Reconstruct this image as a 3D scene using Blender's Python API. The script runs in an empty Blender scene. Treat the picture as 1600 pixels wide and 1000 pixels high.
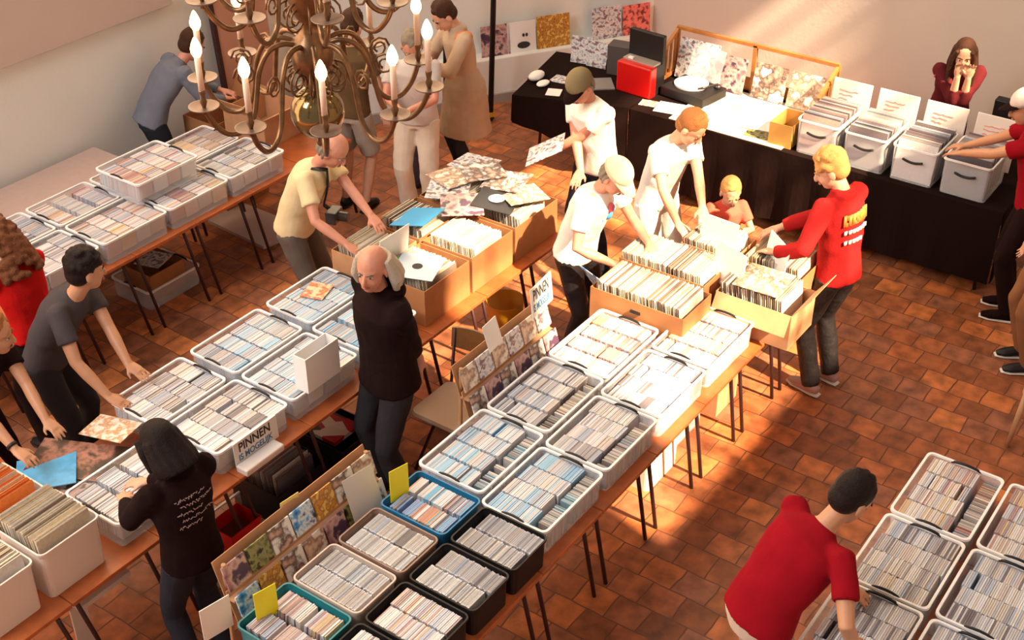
import bpy, bmesh, math, random
from mathutils import Vector, Matrix, noise
random.seed(7)
PI = math.pi
C = bpy.context.scene.collection
SC = bpy.context.scene
V = Vector

# ------------------------------------------------------------ camera, world, sun, exposure
FPX = 2038.0
YAW, PIT, CAMH = math.radians(35.3), math.radians(33.6), 5.5
cf = V((math.cos(YAW)*math.cos(PIT), math.sin(YAW)*math.cos(PIT), -math.sin(PIT)))
cr = V((math.sin(YAW), -math.cos(YAW), 0.0)); cu = cr.cross(cf)
cam_d = bpy.data.cameras.new('camera'); cam = bpy.data.objects.new('camera', cam_d); C.objects.link(cam)
cam_d.sensor_width = 36.0; cam_d.lens = FPX/1600*36.0; cam_d.clip_end = 200
cam.matrix_world = Matrix((( cr.x, cu.x, -cf.x, 0), (cr.y, cu.y, -cf.y, 0), (cr.z, cu.z, -cf.z, CAMH), (0, 0, 0, 1)))
SC.camera = cam
def at(px, py, z=0.0):
    d = FPX*cf + (px-800)*cr - (py-500)*cu
    return V((0, 0, CAMH)) + d*((z-CAMH)/d.z)

w = bpy.data.worlds.new('daylight'); SC.world = w; w.use_nodes = True
bg = w.node_tree.nodes['Background']; bg.inputs[0].default_value = (1.0, 0.93, 0.88, 1); bg.inputs[1].default_value = 0.33
sun_d = bpy.data.lights.new('sun', 'SUN'); sun = bpy.data.objects.new('sun', sun_d); C.objects.link(sun)
sun_d.energy = 22.0; sun_d.color = (1.0, 0.74, 0.47); sun_d.angle = math.radians(1.0)
SUN = V((0.15, 0.70, -0.70)).normalized()
sun.rotation_euler = SUN.to_track_quat('-Z', 'Y').to_euler()
# added fill lamp high left of the camera, for soft brightness; no window there
def area(name, loc, target, size, energy, color):
    d = bpy.data.lights.new(name, 'AREA'); d.energy = energy; d.color = color; d.size = size
    o = bpy.data.objects.new(name, d); C.objects.link(o); o.location = loc
    o.rotation_euler = (V(target)-V(loc)).to_track_quat('-Z', 'Y').to_euler(); return o
area('window_daylight', (-2.5, 6.0, 8.5), (6, 5, 0.5), 3.0, 640, (1.0, 0.98, 0.97))
SC.view_settings.view_transform = 'Standard'; SC.view_settings.look = 'None'
SC.view_settings.gamma = 1.0; SC.view_settings.exposure = 0.0; SC.view_settings.use_curve_mapping = False
SC.cycles.max_bounces = 6; SC.cycles.transparent_max_bounces = 12
SC.cycles.sample_clamp_indirect = 4.0

# ------------------------------------------------------------ materials
MATS = {}
def mat(name, col=(.5, .5, .5), rough=.7, metal=0, var=.0, scale=20, bump=0, bscale=60, alpha=1, emit=0, spec=.5, attr=None):
    if name in MATS: return MATS[name]
    m = bpy.data.materials.new(name); m.use_nodes = True; nt = m.node_tree; N = nt.nodes; L = nt.links
    b = N['Principled BSDF']; b.inputs['Roughness'].default_value = rough; b.inputs['Metallic'].default_value = metal
    b.inputs['Base Color'].default_value = (*col, 1); b.inputs['Specular IOR Level'].default_value = spec
    if alpha < 1: b.inputs['Alpha'].default_value = alpha
    if emit: b.inputs['Emission Color'].default_value = (*col, 1); b.inputs['Emission Strength'].default_value = emit
    tc = N.new('ShaderNodeTexCoord')
    src = None
    if attr:
        a = N.new('ShaderNodeAttribute'); a.attribute_name = attr; src = a.outputs['Color']
        L.new(src, b.inputs['Base Color'])
    if var:
        n = N.new('ShaderNodeTexNoise'); n.inputs['Scale'].default_value = scale; n.inputs['Detail'].default_value = 4
        L.new(tc.outputs['Object'], n.inputs['Vector'])
        mr = N.new('ShaderNodeMapRange'); mr.inputs[1].default_value = .25; mr.inputs[2].default_value = .75
        mr.inputs[3].default_value = 1-var; mr.inputs[4].default_value = 1+var; L.new(n.outputs[0], mr.inputs[0])
        mx = N.new('ShaderNodeVectorMath'); mx.operation = 'SCALE'
        if src: L.new(src, mx.inputs[0])
        else: mx.inputs[0].default_value = col
        L.new(mr.outputs[0], mx.inputs['Scale']); L.new(mx.outputs[0], b.inputs['Base Color'])
    if bump:
        n2 = N.new('ShaderNodeTexNoise'); n2.inputs['Scale'].default_value = bscale; n2.inputs['Detail'].default_value = 3
        L.new(tc.outputs['Object'], n2.inputs['Vector'])
        bp = N.new('ShaderNodeBump'); bp.inputs['Strength'].default_value = bump; bp.inputs['Distance'].default_value = .01
        L.new(n2.outputs[0], bp.inputs['Height']); L.new(bp.outputs[0], b.inputs['Normal'])
    MATS[name] = m; return m

def art_mat(name, cols, scale=14, kind='voronoi', seed=0):
    """generic printed cover: patches of a few colours"""
    if name in MATS: return MATS[name]
    m = bpy.data.materials.new(name); m.use_nodes = True; nt = m.node_tree; N = nt.nodes; L = nt.links
    b = N['Principled BSDF']; b.inputs['Roughness'].default_value = .35
    tc = N.new('ShaderNodeTexCoord'); mp = N.new('ShaderNodeMapping'); mp.inputs['Location'].default_value = (seed*3.1, seed*1.7, seed)
    L.new(tc.outputs['Object'], mp.inputs[0])
    if kind == 'voronoi':
        t = N.new('ShaderNodeTexVoronoi'); t.inputs['Scale'].default_value = scale; L.new(mp.outputs[0], t.inputs['Vector'])
        sx = N.new('ShaderNodeSeparateColor'); L.new(t.outputs['Color'], sx.inputs[0]); f = sx.outputs[0]
    else:
        t = N.new('ShaderNodeTexNoise'); t.inputs['Scale'].default_value = scale; t.inputs['Detail'].default_value = 6; L.new(mp.outputs[0], t.inputs['Vector']); f = t.outputs[0]
    r = N.new('ShaderNodeValToRGB'); r.color_ramp.interpolation = 'CONSTANT' if kind == 'voronoi' else 'LINEAR'
    el = r.color_ramp.elements
    while len(el) > 1: el.remove(el[-1])
    lo, hi = (0, 1) if kind == 'voronoi' else (.3, .7)
    for i, c in enumerate(cols):
        p = lo+(hi-lo)*i/len(cols)
        e = el[0] if i == 0 else el.new(p)
        e.position = p; e.color = (*c, 1)
    L.new(f, r.inputs[0]); L.new(r.outputs[0], b.inputs['Base Color'])
    MATS[name] = m; return m

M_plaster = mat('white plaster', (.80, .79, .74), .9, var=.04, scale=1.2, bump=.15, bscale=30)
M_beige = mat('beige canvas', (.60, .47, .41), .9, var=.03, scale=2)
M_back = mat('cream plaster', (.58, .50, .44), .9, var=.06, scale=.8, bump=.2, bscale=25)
M_wood = mat('red brown table wood', (.45, .115, .032), .38, var=.25, scale=9)
M_leg = mat('dark red metal', (.055, .018, .018), .45, .3)
M_card = mat('cardboard', (.40, .165, .06), .85, var=.10, scale=12)
M_cardl = mat('light cardboard', (.50, .26, .13), .85, var=.10, scale=12)
M_clear = mat('clear plastic', (.86, .88, .92), .30, alpha=.24)
M_rim = mat('milky plastic rim', (.86, .85, .86), .35)
M_wplastic = mat('white plastic', (.76, .66, .60), .4)
M_black = mat('black plastic', (.012, .010, .011), .45, spec=.3)
M_brown = mat('brown plastic', (.30, .19, .15), .5)
M_beigep = mat('beige plastic', (.62, .50, .43), .5)
M_blue = mat('blue plastic', (.015, .16, .34), .35)
M_teal = mat('teal plastic', (.02, .20, .24), .35)
M_darkcloth = mat('black table cloth', (.012, .005, .004), .95, bump=.3, bscale=12, spec=.08)
M_cream = mat('cream table cover', (.78, .70, .55), .8, var=.06, scale=4)
M_paper = mat('white paper', (.82, .80, .78), .7)
M_yellow = mat('yellow card', (.90, .80, .02), .6)
M_yellow2 = mat('pale yellow card', (.90, .68, .20), .6)
M_gold = mat('aged brass', (.20, .105, .05), .36, .75, var=.3, scale=30)
M_pan = mat('dull brass pan', (.25, .16, .12), .45, .6, var=.2, scale=30)
M_candle = mat('ivory candle', (.80, .58, .45), .5)
M_flame = mat('glowing bulb', (1.0, .66, .30), .3, emit=9)
M_red = mat('red plastic', (.55, .006, .006), .3)
M_cd = mat('cd cases', (1, 1, 1), .28, attr='col', var=.10, scale=150)
M_lp = mat('record sleeves', (1, 1, 1), .5, attr='col', var=.12, scale=60)
M_txt = mat('black ink', (.02, .02, .025), .6)
M_blueink = mat('blue ink', (.04, .20, .38), .6)
M_redink = mat('red ink', (.75, .25, .20), .6)
M_pine = mat('orange pine wood', (.40, .15, .035), .5, var=.2, scale=12)
M_seat = mat('beige upholstery', (.42, .29, .21), .9, bump=.3)
M_chairback = mat('brown plywood', (.26, .13, .05), .5, var=.15)
ART = [art_mat('cover art %s' % n, c, s, k, i) for i, (n, c, s, k) in enumerate([
    ('ochre', [(.05, .02, .01), (.6, .30, .04), (.35, .12, .02), (.75, .5, .12)], 26, 'noise'),
    ('rose', [(.55, .12, .10), (.75, .35, .28), (.80, .62, .52), (.12, .05, .05)], 16, 'noise'),
    ('slate', [(.10, .12, .20), (.40, .42, .50), (.75, .72, .70), (.2, .12, .15)], 20, 'noise'),
    ('sand', [(.75, .62, .50), (.60, .42, .30), (.30, .17, .12), (.80, .72, .62)], 15, 'noise'),
    ('blue', [(.02, .10, .35), (.10, .35, .65), (.7, .78, .82), (.01, .03, .12)], 17, 'noise'),
    ('olive', [(.04, .05, .02), (.12, .13, .05), (.3, .28, .1), (.02, .02, .01)], 20, 'noise'),
    ('portrait', [(.70, .62, .55), (.55, .36, .28), (.10, .06, .05), (.8, .78, .74)], 11, 'noise'),
    ('violet', [(.18, .08, .12), (.40, .20, .22), (.62, .42, .38), (.08, .04, .08)], 13, 'noise')])]

# ------------------------------------------------------------ mesh builder
class MB:
    def __init__(s): s.v = []; s.f = []; s.m = []; s.c = []; s.mi = 0; s.col = None
    def add(s, vs, fs):
        o = len(s.v); s.v += [tuple(v) for v in vs]; s.f += [tuple(i+o for i in f) for f in fs]
        s.m += [s.mi]*len(fs); s.c += [s.col]*len(fs)
    def box(s, c, d, rz=0, M=None):
        x, y, z = d[0]/2, d[1]/2, d[2]/2
        vs = [V((i*x, j*y, k*z)) for i in (-1, 1) for j in (-1, 1) for k in (-1, 1)]
        if M is None: M = Matrix.Rotation(rz, 4, 'Z') if rz else None
        if M is not None: vs = [M @ v for v in vs]
        c = V(c); s.add([v+c for v in vs], [(0, 1, 3, 2), (4, 6, 7, 5), (0, 4, 5, 1), (2, 3, 7, 6), (0, 2, 6, 4), (1, 5, 7, 3)])
    def prism(s, pts, z0, z1):
        n = len(pts); s.add([(p[0], p[1], z0) for p in pts]+[(p[0], p[1], z1) for p in pts],
              [tuple(range(n-1, -1, -1)), tuple(range(n, 2*n))]+[(i, (i+1) % n, (i+1) % n+n, i+n) for i in range(n)])
    def loft(s, rings, closed=True, cap=True):
        n = len(rings[0]); vs = [p for r in rings for p in r]; fs = []
        for k in range(len(rings)-1):
            for i in range(n if closed else n-1):
                a, b = k*n+i, k*n+(i+1) % n; fs.append((a, b, b+n, a+n))
        if cap: fs += [tuple(range(n-1, -1, -1)), tuple(range((len(rings)-1)*n, len(rings)*n))]
        s.add(vs, fs)
    def tube(s, pts, rad, n=8, lat=None, flat=1.0, cap=True):
        """tube along pts; rad number or list; lat: lateral axis hint; flat: depth/lateral ratio (number or list)"""
        pts = [V(p) for p in pts]; K = len(pts)
        if not isinstance(rad, (list, tuple)): rad = [rad]*K
        if not isinstance(flat, (list, tuple)): flat = [flat]*K
        rings = []; prev = V(lat) if lat is not None else None
        for k in range(K):
            t = (pts[min(k+1, K-1)]-pts[max(k-1, 0)]).normalized()
            if prev is None: prev = V((0, 0, 1)).cross(t); prev = prev if prev.length > .1 else V((1, 0, 0))
            u = prev-t*prev.dot(t)
            if u.length < 1e-5: u = t.orthogonal()
            u.normalize(); v = t.cross(u)
            if lat is None: prev = u
            rings.append([pts[k]+u*(math.cos(a)*rad[k])+v*(math.sin(a)*rad[k]*flat[k]) for a in [2*PI*i/n for i in range(n)]])
        s.loft(rings, cap=cap)
    def lathe(s, prof, n=20, c=(0, 0, 0)):
        c = V(c); s.loft([[c+V((r*math.cos(a), r*math.sin(a), z)) for a in [2*PI*i/n for i in range(n)]] for r, z in prof])
    def ell(s, c, r, R=None, nu=14, nv=9):
        c = V(c); rings = []
        for j in range(nv+1):
            ph = -PI/2+PI*j/nv; rr = max(math.cos(ph), .02)
            ring = [V((r[0]*rr*math.cos(a), r[1]*rr*math.sin(a), r[2]*math.sin(ph))) for a in [2*PI*i/nu for i in range(nu)]]
            rings.append([(R @ p if R is not None else p)+c for p in ring])
        s.loft(rings)
    def mesh(s, name, mats):
        me = bpy.data.meshes.new(name); me.from_pydata(s.v, [], s.f)
        for m in (mats if isinstance(mats, (list, tuple)) else [mats]): me.materials.append(m)
        me.polygons.foreach_set('material_index', s.m)
        if any(c is not None for c in s.c):
            at_ = me.attributes.new('col', 'FLOAT_COLOR', 'FACE')
            buf = []
            for c in s.c: buf += [*(c or (1, 1, 1)), 1]
            at_.data.foreach_set('color', buf)
        me.update(); return me
    def build(s, name, mats, parent=None, smooth=False, bevel=0, fixn=False):
        me = s.mesh(name, mats)
        if fixn:
            bm = bmesh.new(); bm.from_mesh(me); bmesh.ops.recalc_face_normals(bm, faces=bm.faces); bm.to_mesh(me); bm.free()
        if smooth: me.polygons.foreach_set('use_smooth', [True]*len(me.polygons))
        o = bpy.data.objects.new(name, me); C.objects.link(o)
        if parent: o.parent = parent
        if bevel:
            b = o.modifiers.new('bevel', 'BEVEL'); b.width = bevel; b.segments = 2; b.limit_method = 'ANGLE'
        return o
def tag(o, label, cat, group=None, kind=None):
    o['label'] = label; o['category'] = cat
    if group: o['group'] = group
    if kind: o['kind'] = kind
    return o
def thing(name, label, cat, loc=(0, 0, 0), rz=0, group=None):
    o = bpy.data.objects.new(name, None); C.objects.link(o); o.location = loc; o.rotation_euler = (0, 0, rz); o.empty_display_size = .1
    return tag(o, label, cat, group)
def copy_tree(o, parent=None):
    c = o.copy(); C.objects.link(c); c.parent = parent
    for ch in list(o.children): copy_tree(ch, c)
    return c
def struct(o): o['kind'] = 'structure'; return o
def text_mesh(body, size, name, m, parent, M, extrude=.0006, sx=1.0):
    cu_ = bpy.data.curves.new('tmp', 'FONT'); cu_.body = body; cu_.size = size; cu_.extrude = extrude; cu_.align_x = 'CENTER'; cu_.align_y = 'CENTER'; cu_.offset = size*.02
    to = bpy.data.objects.new('tmp', cu_); C.objects.link(to); bpy.context.view_layer.update()
    me = bpy.data.meshes.new_from_object(to.evaluated_get(bpy.context.evaluated_depsgraph_get()))
    bpy.data.objects.remove(to); bpy.data.curves.remove(cu_)
    me.materials.clear(); me.materials.append(m)
    me.transform(M @ Matrix.Diagonal((sx, 1, 1, 1)))
    o = bpy.data.objects.new(name, me); C.objects.link(o); o.parent = parent; return o

# ------------------------------------------------------------ the setting
def floor_material():
    m = bpy.data.materials.new('terracotta floor tiles'); m.use_nodes = True; nt = m.node_tree; N = nt.nodes; L = nt.links
    b = N['Principled BSDF']
    tc = N.new('ShaderNodeTexCoord'); mp = N.new('ShaderNodeMapping'); L.new(tc.outputs['Object'], mp.inputs[0])
    mp.inputs['Rotation'].default_value = (0, 0, math.radians(90))
    nd = N.new('ShaderNodeTexNoise'); nd.inputs['Scale'].default_value = 3; L.new(tc.outputs['Object'], nd.inputs['Vector'])
    md = N.new('ShaderNodeVectorMath'); md.operation = 'MULTIPLY_ADD'; md.inputs[1].default_value = (.055, .055, .055)
    L.new(nd.outputs['Color'], md.inputs[0]); L.new(mp.outputs[0], md.inputs[2])
    br = N.new('ShaderNodeTexBrick'); br.inputs['Scale'].default_value = 1; br.inputs['Brick Width'].default_value = .215; br.inputs['Row Height'].default_value = .20
    br.inputs['Mortar Size'].default_value = .006; br.inputs['Mortar Smooth'].default_value = .6; br.inputs['Bias'].default_value = 0
    br.inputs['Color1'].default_value = (0, 0, 0, 1); br.inputs['Color2'].default_value = (1, 1, 1, 1); br.inputs['Mortar'].default_value = (.5, .5, .5, 1)
    L.new(md.outputs[0], br.inputs['Vector'])
    r = N.new('ShaderNodeValToRGB'); e = r.color_ramp.elements
    e[0].position = 0; e[0].color = (.21, .066, .026, 1); e[1].position = 1; e[1].color = (.50, .160, .046, 1)
    for p, c in ((.3, (.36, .105, .034, 1)), (.55, (.29, .105, .055, 1)), (.8, (.43, .125, .038, 1))):
        x = e.new(p); x.color = c
    L.new(br.outputs['Color'], r.inputs[0])
    n = N.new('ShaderNodeTexNoise'); n.inputs['Scale'].default_value = 9; n.inputs['Detail'].default_value = 8; L.new(tc.outputs['Object'], n.inputs['Vector'])
    mr = N.new('ShaderNodeMapRange'); mr.inputs[1].default_value = .3; mr.inputs[2].default_value = .7; mr.inputs[3].default_value = .55; mr.inputs[4].default_value = 1.45; L.new(n.outputs[0], mr.inputs[0])
    sc = N.new('ShaderNodeVectorMath'); sc.operation = 'SCALE'; L.new(r.outputs[0], sc.inputs[0]); L.new(mr.outputs[0], sc.inputs['Scale'])
    mx = N.new('ShaderNodeMix'); mx.data_type = 'RGBA'; L.new(br.outputs['Fac'], mx.inputs['Factor']); L.new(sc.outputs[0], mx.inputs[6]); mx.inputs[7].default_value = (.15, .052, .022, 1)
    L.new(mx.outputs[2], b.inputs['Base Color'])
    mr2 = N.new('ShaderNodeMapRange'); mr2.inputs[3].default_value = .38; mr2.inputs[4].default_value = .72; L.new(n.outputs[0], mr2.inputs[0]); L.new(mr2.outputs[0], b.inputs['Roughness'])
    bp = N.new('ShaderNodeBump'); bp.inputs['Strength'].default_value = .5; bp.inputs['Distance'].default_value = .01
    ad = N.new('ShaderNodeMath'); ad.operation = 'MULTIPLY_ADD'; ad.inputs[1].default_value = -1.2; L.new(br.outputs['Fac'], ad.inputs[0]); L.new(n.outputs[0], ad.inputs[2])
    L.new(ad.outputs[0], bp.inputs['Height']); L.new(bp.outputs[0], b.inputs['Normal'])
    return m
YL = 8.5; XB = 11.6; YR = -2.5
b = MB(); b.box((5.0, 3.0, -.05), (15.0, 12.2, .1)); struct(b.build('floor', floor_material()))
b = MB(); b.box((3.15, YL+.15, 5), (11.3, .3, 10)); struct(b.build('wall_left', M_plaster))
# oblique wall between left and back walls
ob0, ob1 = V((8.3, 8.5, 0)), V((11.6, 6.4, 0)); od = (ob1-ob0); on = V((od.y, -od.x, 0)).normalized(); odn = od.normalized()
b = MB(); c_ = (ob0+ob1)/2-on*.15; b.box((c_.x, c_.y, 5), (od.length+.3, .3, 10), math.atan2(od.y, od.x)); struct(b.build('wall_oblique', M_plaster))
b = MB(); c_ = (ob0+ob1)/2+on*.10; b.box((c_.x, c_.y, .235), (od.length-.1, .2, .47), math.atan2(od.y, od.x)); struct(b.build('trim_1', M_plaster, bevel=.01))
b = MB(); c_ = (ob0+ob1)/2+on*.215; b.box((c_.x, c_.y, .05), (od.length-.2, .03, .10), math.atan2(od.y, od.x)); struct(b.build('baseboard_oblique', mat('grey baseboard', (.35, .29, .25), .7)))
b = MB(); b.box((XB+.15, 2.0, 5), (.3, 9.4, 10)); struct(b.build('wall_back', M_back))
# right wall with its high windows, which let the sun in
b = MB()
wins = [(4.15, 6.60, 5.15, 8.8), (6.80, 10.15, 6.25, 8.8)]
def wallpiece(x0, x1, z0, z1): b.box(((x0+x1)/2, YR-.12, (z0+z1)/2), (x1-x0, .24, z1-z0))
wallpiece(-2.5, 4.15, 0, 13.5); wallpiece(6.60, 6.80, 0, 13.5); wallpiece(10.15, 11.9, 0, 13.5)
for x0, x1, z0, z1 in wins: wallpiece(x0, x1, 0, z0); wallpiece(x0, x1, z1, 13.5)
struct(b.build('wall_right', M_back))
for i, (x0, x1, z0, z1) in enumerate(wins):
    b = MB()
    for k in range(1, 5): b.box((x0+(x1-x0)*k/5, YR-.06, (z0+z1)/2), (.035, .05, z1-z0))
    for k in range(1, 5): b.box(((x0+x1)/2, YR-.06, z0+(z1-z0)*k/5), (x1-x0, .05, .035))
    struct(b.build('window_%d' % (i+1), mat('window lead', (.1, .09, .08), .6)))
# beige canvas hung high on the left wall
b = MB(); b.box((4.0, YL-.03, 2.9), (6.0, .05, 2.5)); o = b.build('hanging_canvas', M_beige, bevel=.004)
tag(o, 'large plain beige canvas hung high on the white left wall', 'canvas')

# ------------------------------------------------------------ tables
def make_desk(W=.575, D=.92):
    t = thing('trestle_desk', 'x', 'table')
    s = MB(); s.box((0, 0, .737), (W, D, .026)); s.build('tabletop', M_wood, t, bevel=.004)
    s = MB()
    for sy in (-1, 1): s.box((0, sy*(D/2-.09), .705), (W-.08, .02, .035))
    for sx in (-1, 1): s.box((sx*(W/2-.05), 0, .705), (.02, D-.18, .035))
    s.build('frame', M_leg, t)
    for sx in (-1, 1):
        for sy in (-1, 1):
            s = MB(); s.tube([(sx*(W/2-.06), sy*(D/2-.10), .71), (sx*(W/2-.06)+.14, sy*(D/2-.075), .0)], .0125, 8)
            s.build('leg', M_leg, t, smooth=True)
    return t
desk0 = make_desk(); desk_used = False
def desk(x, y, label, group, rz=0, z=0):
    global desk_used
    t = desk0 if not desk_used else copy_tree(desk0); desk_used = True
    t.location = (x, y, z); t.rotation_euler = (0, 0, rz); tag(t, label, 'table', group); return t
ordn = ['farthest', 'second', 'third', 'fourth', 'fifth', 'sixth', 'seventh', 'eighth', 'ninth', 'tenth']
def row(xs_hi, n, y, rowname, skip=()):
    for i in range(n):
        if i in skip: continue
        desk(xs_hi-.29-.58*i, y, 'red-brown desk, %s from the back end of the %s' % (ordn[i] if i else 'first', rowname), 'desks of the '+rowname)
row(7.50, 9, 3.115, 'middle row')
row(7.14, 9, 4.90, 'left centre row')
row(7.28, 7, 7.25, 'left wall row')
row(5.92, 4, .90, 'bottom right row')
# narrow shelf table behind the left row
t = thing('side_table', 'long narrow pinkish side table set against the white left wall', 'table', (4.4, 8.1, 0))
s = MB(); s.box((0, 0, .735), (3.1, .66, .03)); s.build('tabletop', mat('pinkish laminate', (.50, .36, .31), .5, var=.05), t, bevel=.004)
for sx in (-1.45, 1.45):
    for sy in (-.27, .27):
        s = MB(); s.tube([(sx, sy, .72), (sx, sy, 0)], .014); s.build('leg', M_leg, t, smooth=True)

# ------------------------------------------------------------ tubs, cartons, CDs, records
CD_W, CD_T, CD_H = .127, .0106, .124
PAL0 = {'grey': [(.62, .60, .60), (.70, .68, .68), (.48, .46, .47), (.78, .76, .75), (.40, .37, .38), (.60, .52, .47), (.20, .17, .18), (.66, .58, .50), (.45, .50, .58), (.74, .70, .64)],
       'warm': [(.72, .62, .54), (.62, .45, .38), (.78, .72, .66), (.70, .50, .30), (.55, .30, .28), (.80, .76, .70), (.42, .30, .28), (.66, .62, .62), (.50, .52, .58)],
       'blue': [(.60, .60, .62), (.50, .60, .70), (.30, .52, .70), (.72, .72, .72), (.42, .44, .50), (.66, .60, .56), (.35, .60, .75)],
       'mix': [(.70, .66, .62), (.30, .42, .62), (.62, .30, .20), (.75, .70, .62), (.40, .38, .42), (.20, .50, .70), (.78, .76, .74), (.70, .42, .25), (.18, .16, .18)]}
PAL = {k: [(r*.84, g*.87, b_*.94) for r, g, b_ in v] for k, v in PAL0.items()}
cd_stuff = MB(); cd_stuff_n = 0
CD_INDIV = []
cd_mesh = {}
def cd_box(s, col, f):
    s.col = col; s.box((0, 0, 0), (CD_W, CD_T*.86, CD_H))
    s.col = tuple(min(1, x*.35+.1) for x in col); s.box((0, 0, CD_H/2-.001), (CD_W*.86, CD_T*.30, .0035))
def cd_variant(col):
    if col not in cd_mesh:
        s = MB(); cd_box(s, col, 1); cd_mesh[col] = s.mesh('cd_case', M_cd)
    return cd_mesh[col]
def put_cd(M, col, indiv):
    if indiv:
        o = bpy.data.objects.new('cd_case', cd_variant(col)); C.objects.link(o); o.matrix_world = M
        tag(o, indiv[0], 'cd case', indiv[1])
    else:
        cd_stuff.col = col; cd_stuff.box(M.translation, (CD_W, CD_T*.86, CD_H), M=M.to_3x3().to_4x4())
def fill_cds(x0, x1, y0, y1, zb, pal='grey', rows=None, indiv=None, miss=.03, strip=False):
    L = x1-x0; rows = rows or max(1, int((L-.002)/.131)); pitch = (L-.008)/rows
    P = PAL[pal]
    if strip:   # a file of cases turned sideways along the low-y side
        x = x0+.02; run = random.choice(P)
        while x < x1-.03:
            if random.random() < .3: run = random.choice(P)
            if random.random() < .06: x += random.uniform(.01, .05); continue
            M = Matrix.Translation((x, y0+.004+CD_W*.31, zb+CD_H/2-.018+random.uniform(0, .006))) @ Matrix.Rotation(random.uniform(-.12, .12), 4, 'Y') @ Matrix.Rotation(PI/2, 4, 'Z')
            fq = random.uniform(.35, 1.0); put_cd(M @ Matrix.Diagonal((.62, 1, 1, 1)), (run[0]*fq, run[1]*fq*.9, run[2]*fq*.8), None); x += CD_T
        y0 = y0+CD_W*.62+.008
    for r in range(rows):
        cx = x0+.004+pitch*(r+.5)+random.uniform(-.002, .002); y = y0+.012+random.uniform(0, .02)
        tilt = random.choice((-1, 1))*random.uniform(.02, .16); n = 0; run = random.choice(P); left = 0
        while y < y1-.016-(.012 if tilt else 0) and n < 38:
            if left <= 0: run = random.choice(P); left = random.choice((1, 2, 3, 6, 9)); 
            col = run if random.random() < .6 else random.choice(P); left -= 1
            if random.random() < miss/4: y += random.uniform(.01, .03); tilt = random.uniform(-.15, .15)
            M = Matrix.Translation((cx+random.uniform(-.003, .003), y, zb+CD_H/2+random.uniform(0, .004))) @ Matrix.Rotation(tilt, 4, 'X')
            put_cd(M, col, indiv); y += CD_T; n += 1
def walls(s, x0, x1, y0, y1, z0, z1, th, taper=.012):
    """open box with slightly tapered walls"""
    ring = lambda x0, x1, y0, y1, z: [V((x0, y0, z)), V((x1, y0, z)), V((x1, y1, z)), V((x0, y1, z))]
    t = taper
    s.loft([ring(x0+t+th, x1-t-th, y0+t+th, y1-t-th, z0+th), ring(x0+th, x1-th, y0+th, y1-th, z1), ring(x0, x1, y0, y1, z1), ring(x0+t, x1-t, y0+t, y1-t, z0)], cap=False)
    s.add(ring(x0+t+th, x1-t-th, y0+t+th, y1-t-th, z0+th), [(0, 1, 2, 3)]); s.add(ring(x0+t, x1-t, y0+t, y1-t, z0), [(3, 2, 1, 0)])
def rrect(x0, x1, y0, y1, z, r=.03, n=4):
    p = []
    for cx, cy, a0 in ((x1-r, y1-r, 0), (x0+r, y1-r, PI/2), (x0+r, y0+r, PI), (x1-r, y0+r, 1.5*PI)):
        for k in range(n+1): a = a0+PI/2*k/n; p.append(V((cx+r*math.cos(a), cy+r*math.sin(a), z)))
    return p
def tub(x0, x1, y0, y1, z, h, label, group=None, style='clear', name='plastic_tub', fill=None, handles=True, pal='grey', rows=None, indiv=None, strip=False):
    ml, mr = {'clear': (M_clear, M_rim), 'black': (M_black, M_black), 'brown': (M_brown, M_brown), 'beige': (M_beigep, M_beigep), 'blue': (M_blue, M_blue),
              'teal': (M_teal, M_teal), 'white': (M_wplastic, M_wplastic)}[style]
    cx, cy = (x0+x1)/2, (y0+y1)/2; a, c = (x1-x0)/2, (y1-y0)/2
    t = thing(name, label, 'tub', (cx, cy, z), 0, group)
    s = MB(); k = .014; th = .004
    s.loft([rrect(-a+k+th, a-k-th, -c+k+th, c-k-th, th, .025), rrect(-a+.012, a-.012, -c+.012, c-.012, h-.006, .03)], cap=False)
    s.loft([rrect(-a+k, a-k, -c+k, c-k, 0, .03), rrect(-a+.008, a-.008, -c+.008, c-.008, h-.006, .034)], cap=False)
    s.add(rrect(-a+k, a-k, -c+k, c-k, 0, .03), [tuple(range(20))]); s.add(rrect(-a+k+th, a-k-th, -c+k+th, c-k-th, th, .025), [tuple(range(20))])
    s.build('body', ml, t)
    s = MB(); e = .013 if style == 'clear' else .009
    R = [rrect(-a+e, a-e, -c+e, c-e, h-.012, .03), rrect(-a+e, a-e, -c+e, c-e, h, .03), rrect(-a, a, -c, c, h, .036), rrect(-a, a, -c, c, h-.014, .036)]
    s.loft(R+[R[0]], cap=False); s.build('rim', mr, t, bevel=0)
    if handles and style == 'clear':
        for sx in (1, -1):
            s = MB(); q = [V((sx*(a-.004-.010*abs(math.cos(u))), math.sin(u)*.085*1.0, h-.02+.026*math.cos(u))) for u in [-PI/2+PI*i/8 for i in range(9)]]
            s.tube(q, [.003]+[.0075]*7+[.003], 6); s.build('handle', M_black, t, smooth=True)
    if fill == 'cd': fill_cds(x0+k, x1-k, y0+k, y1-k, z+.006+h-CD_H-.022, pal, rows, indiv, strip=strip)
    return t
LP = .312; LP_T = .0085
lp_stuff = MB(); lp_mesh = {}
LPAL = {'cream': [(.78, .68, .52), (.82, .76, .66), (.70, .58, .42), (.60, .50, .38), (.74, .70, .66), (.25, .18, .14), (.66, .62, .55)],
        'dark': [(.16, .13, .14), (.50, .44, .42), (.34, .22, .22), (.66, .62, .60), (.45, .30, .26), (.10, .09, .11), (.58, .54, .52), (.28, .30, .36)],
        'orange': [(.80, .22, .04), (.78, .70, .55), (.76, .66, .52), (.70, .62, .50), (.80, .24, .05)]}
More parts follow.
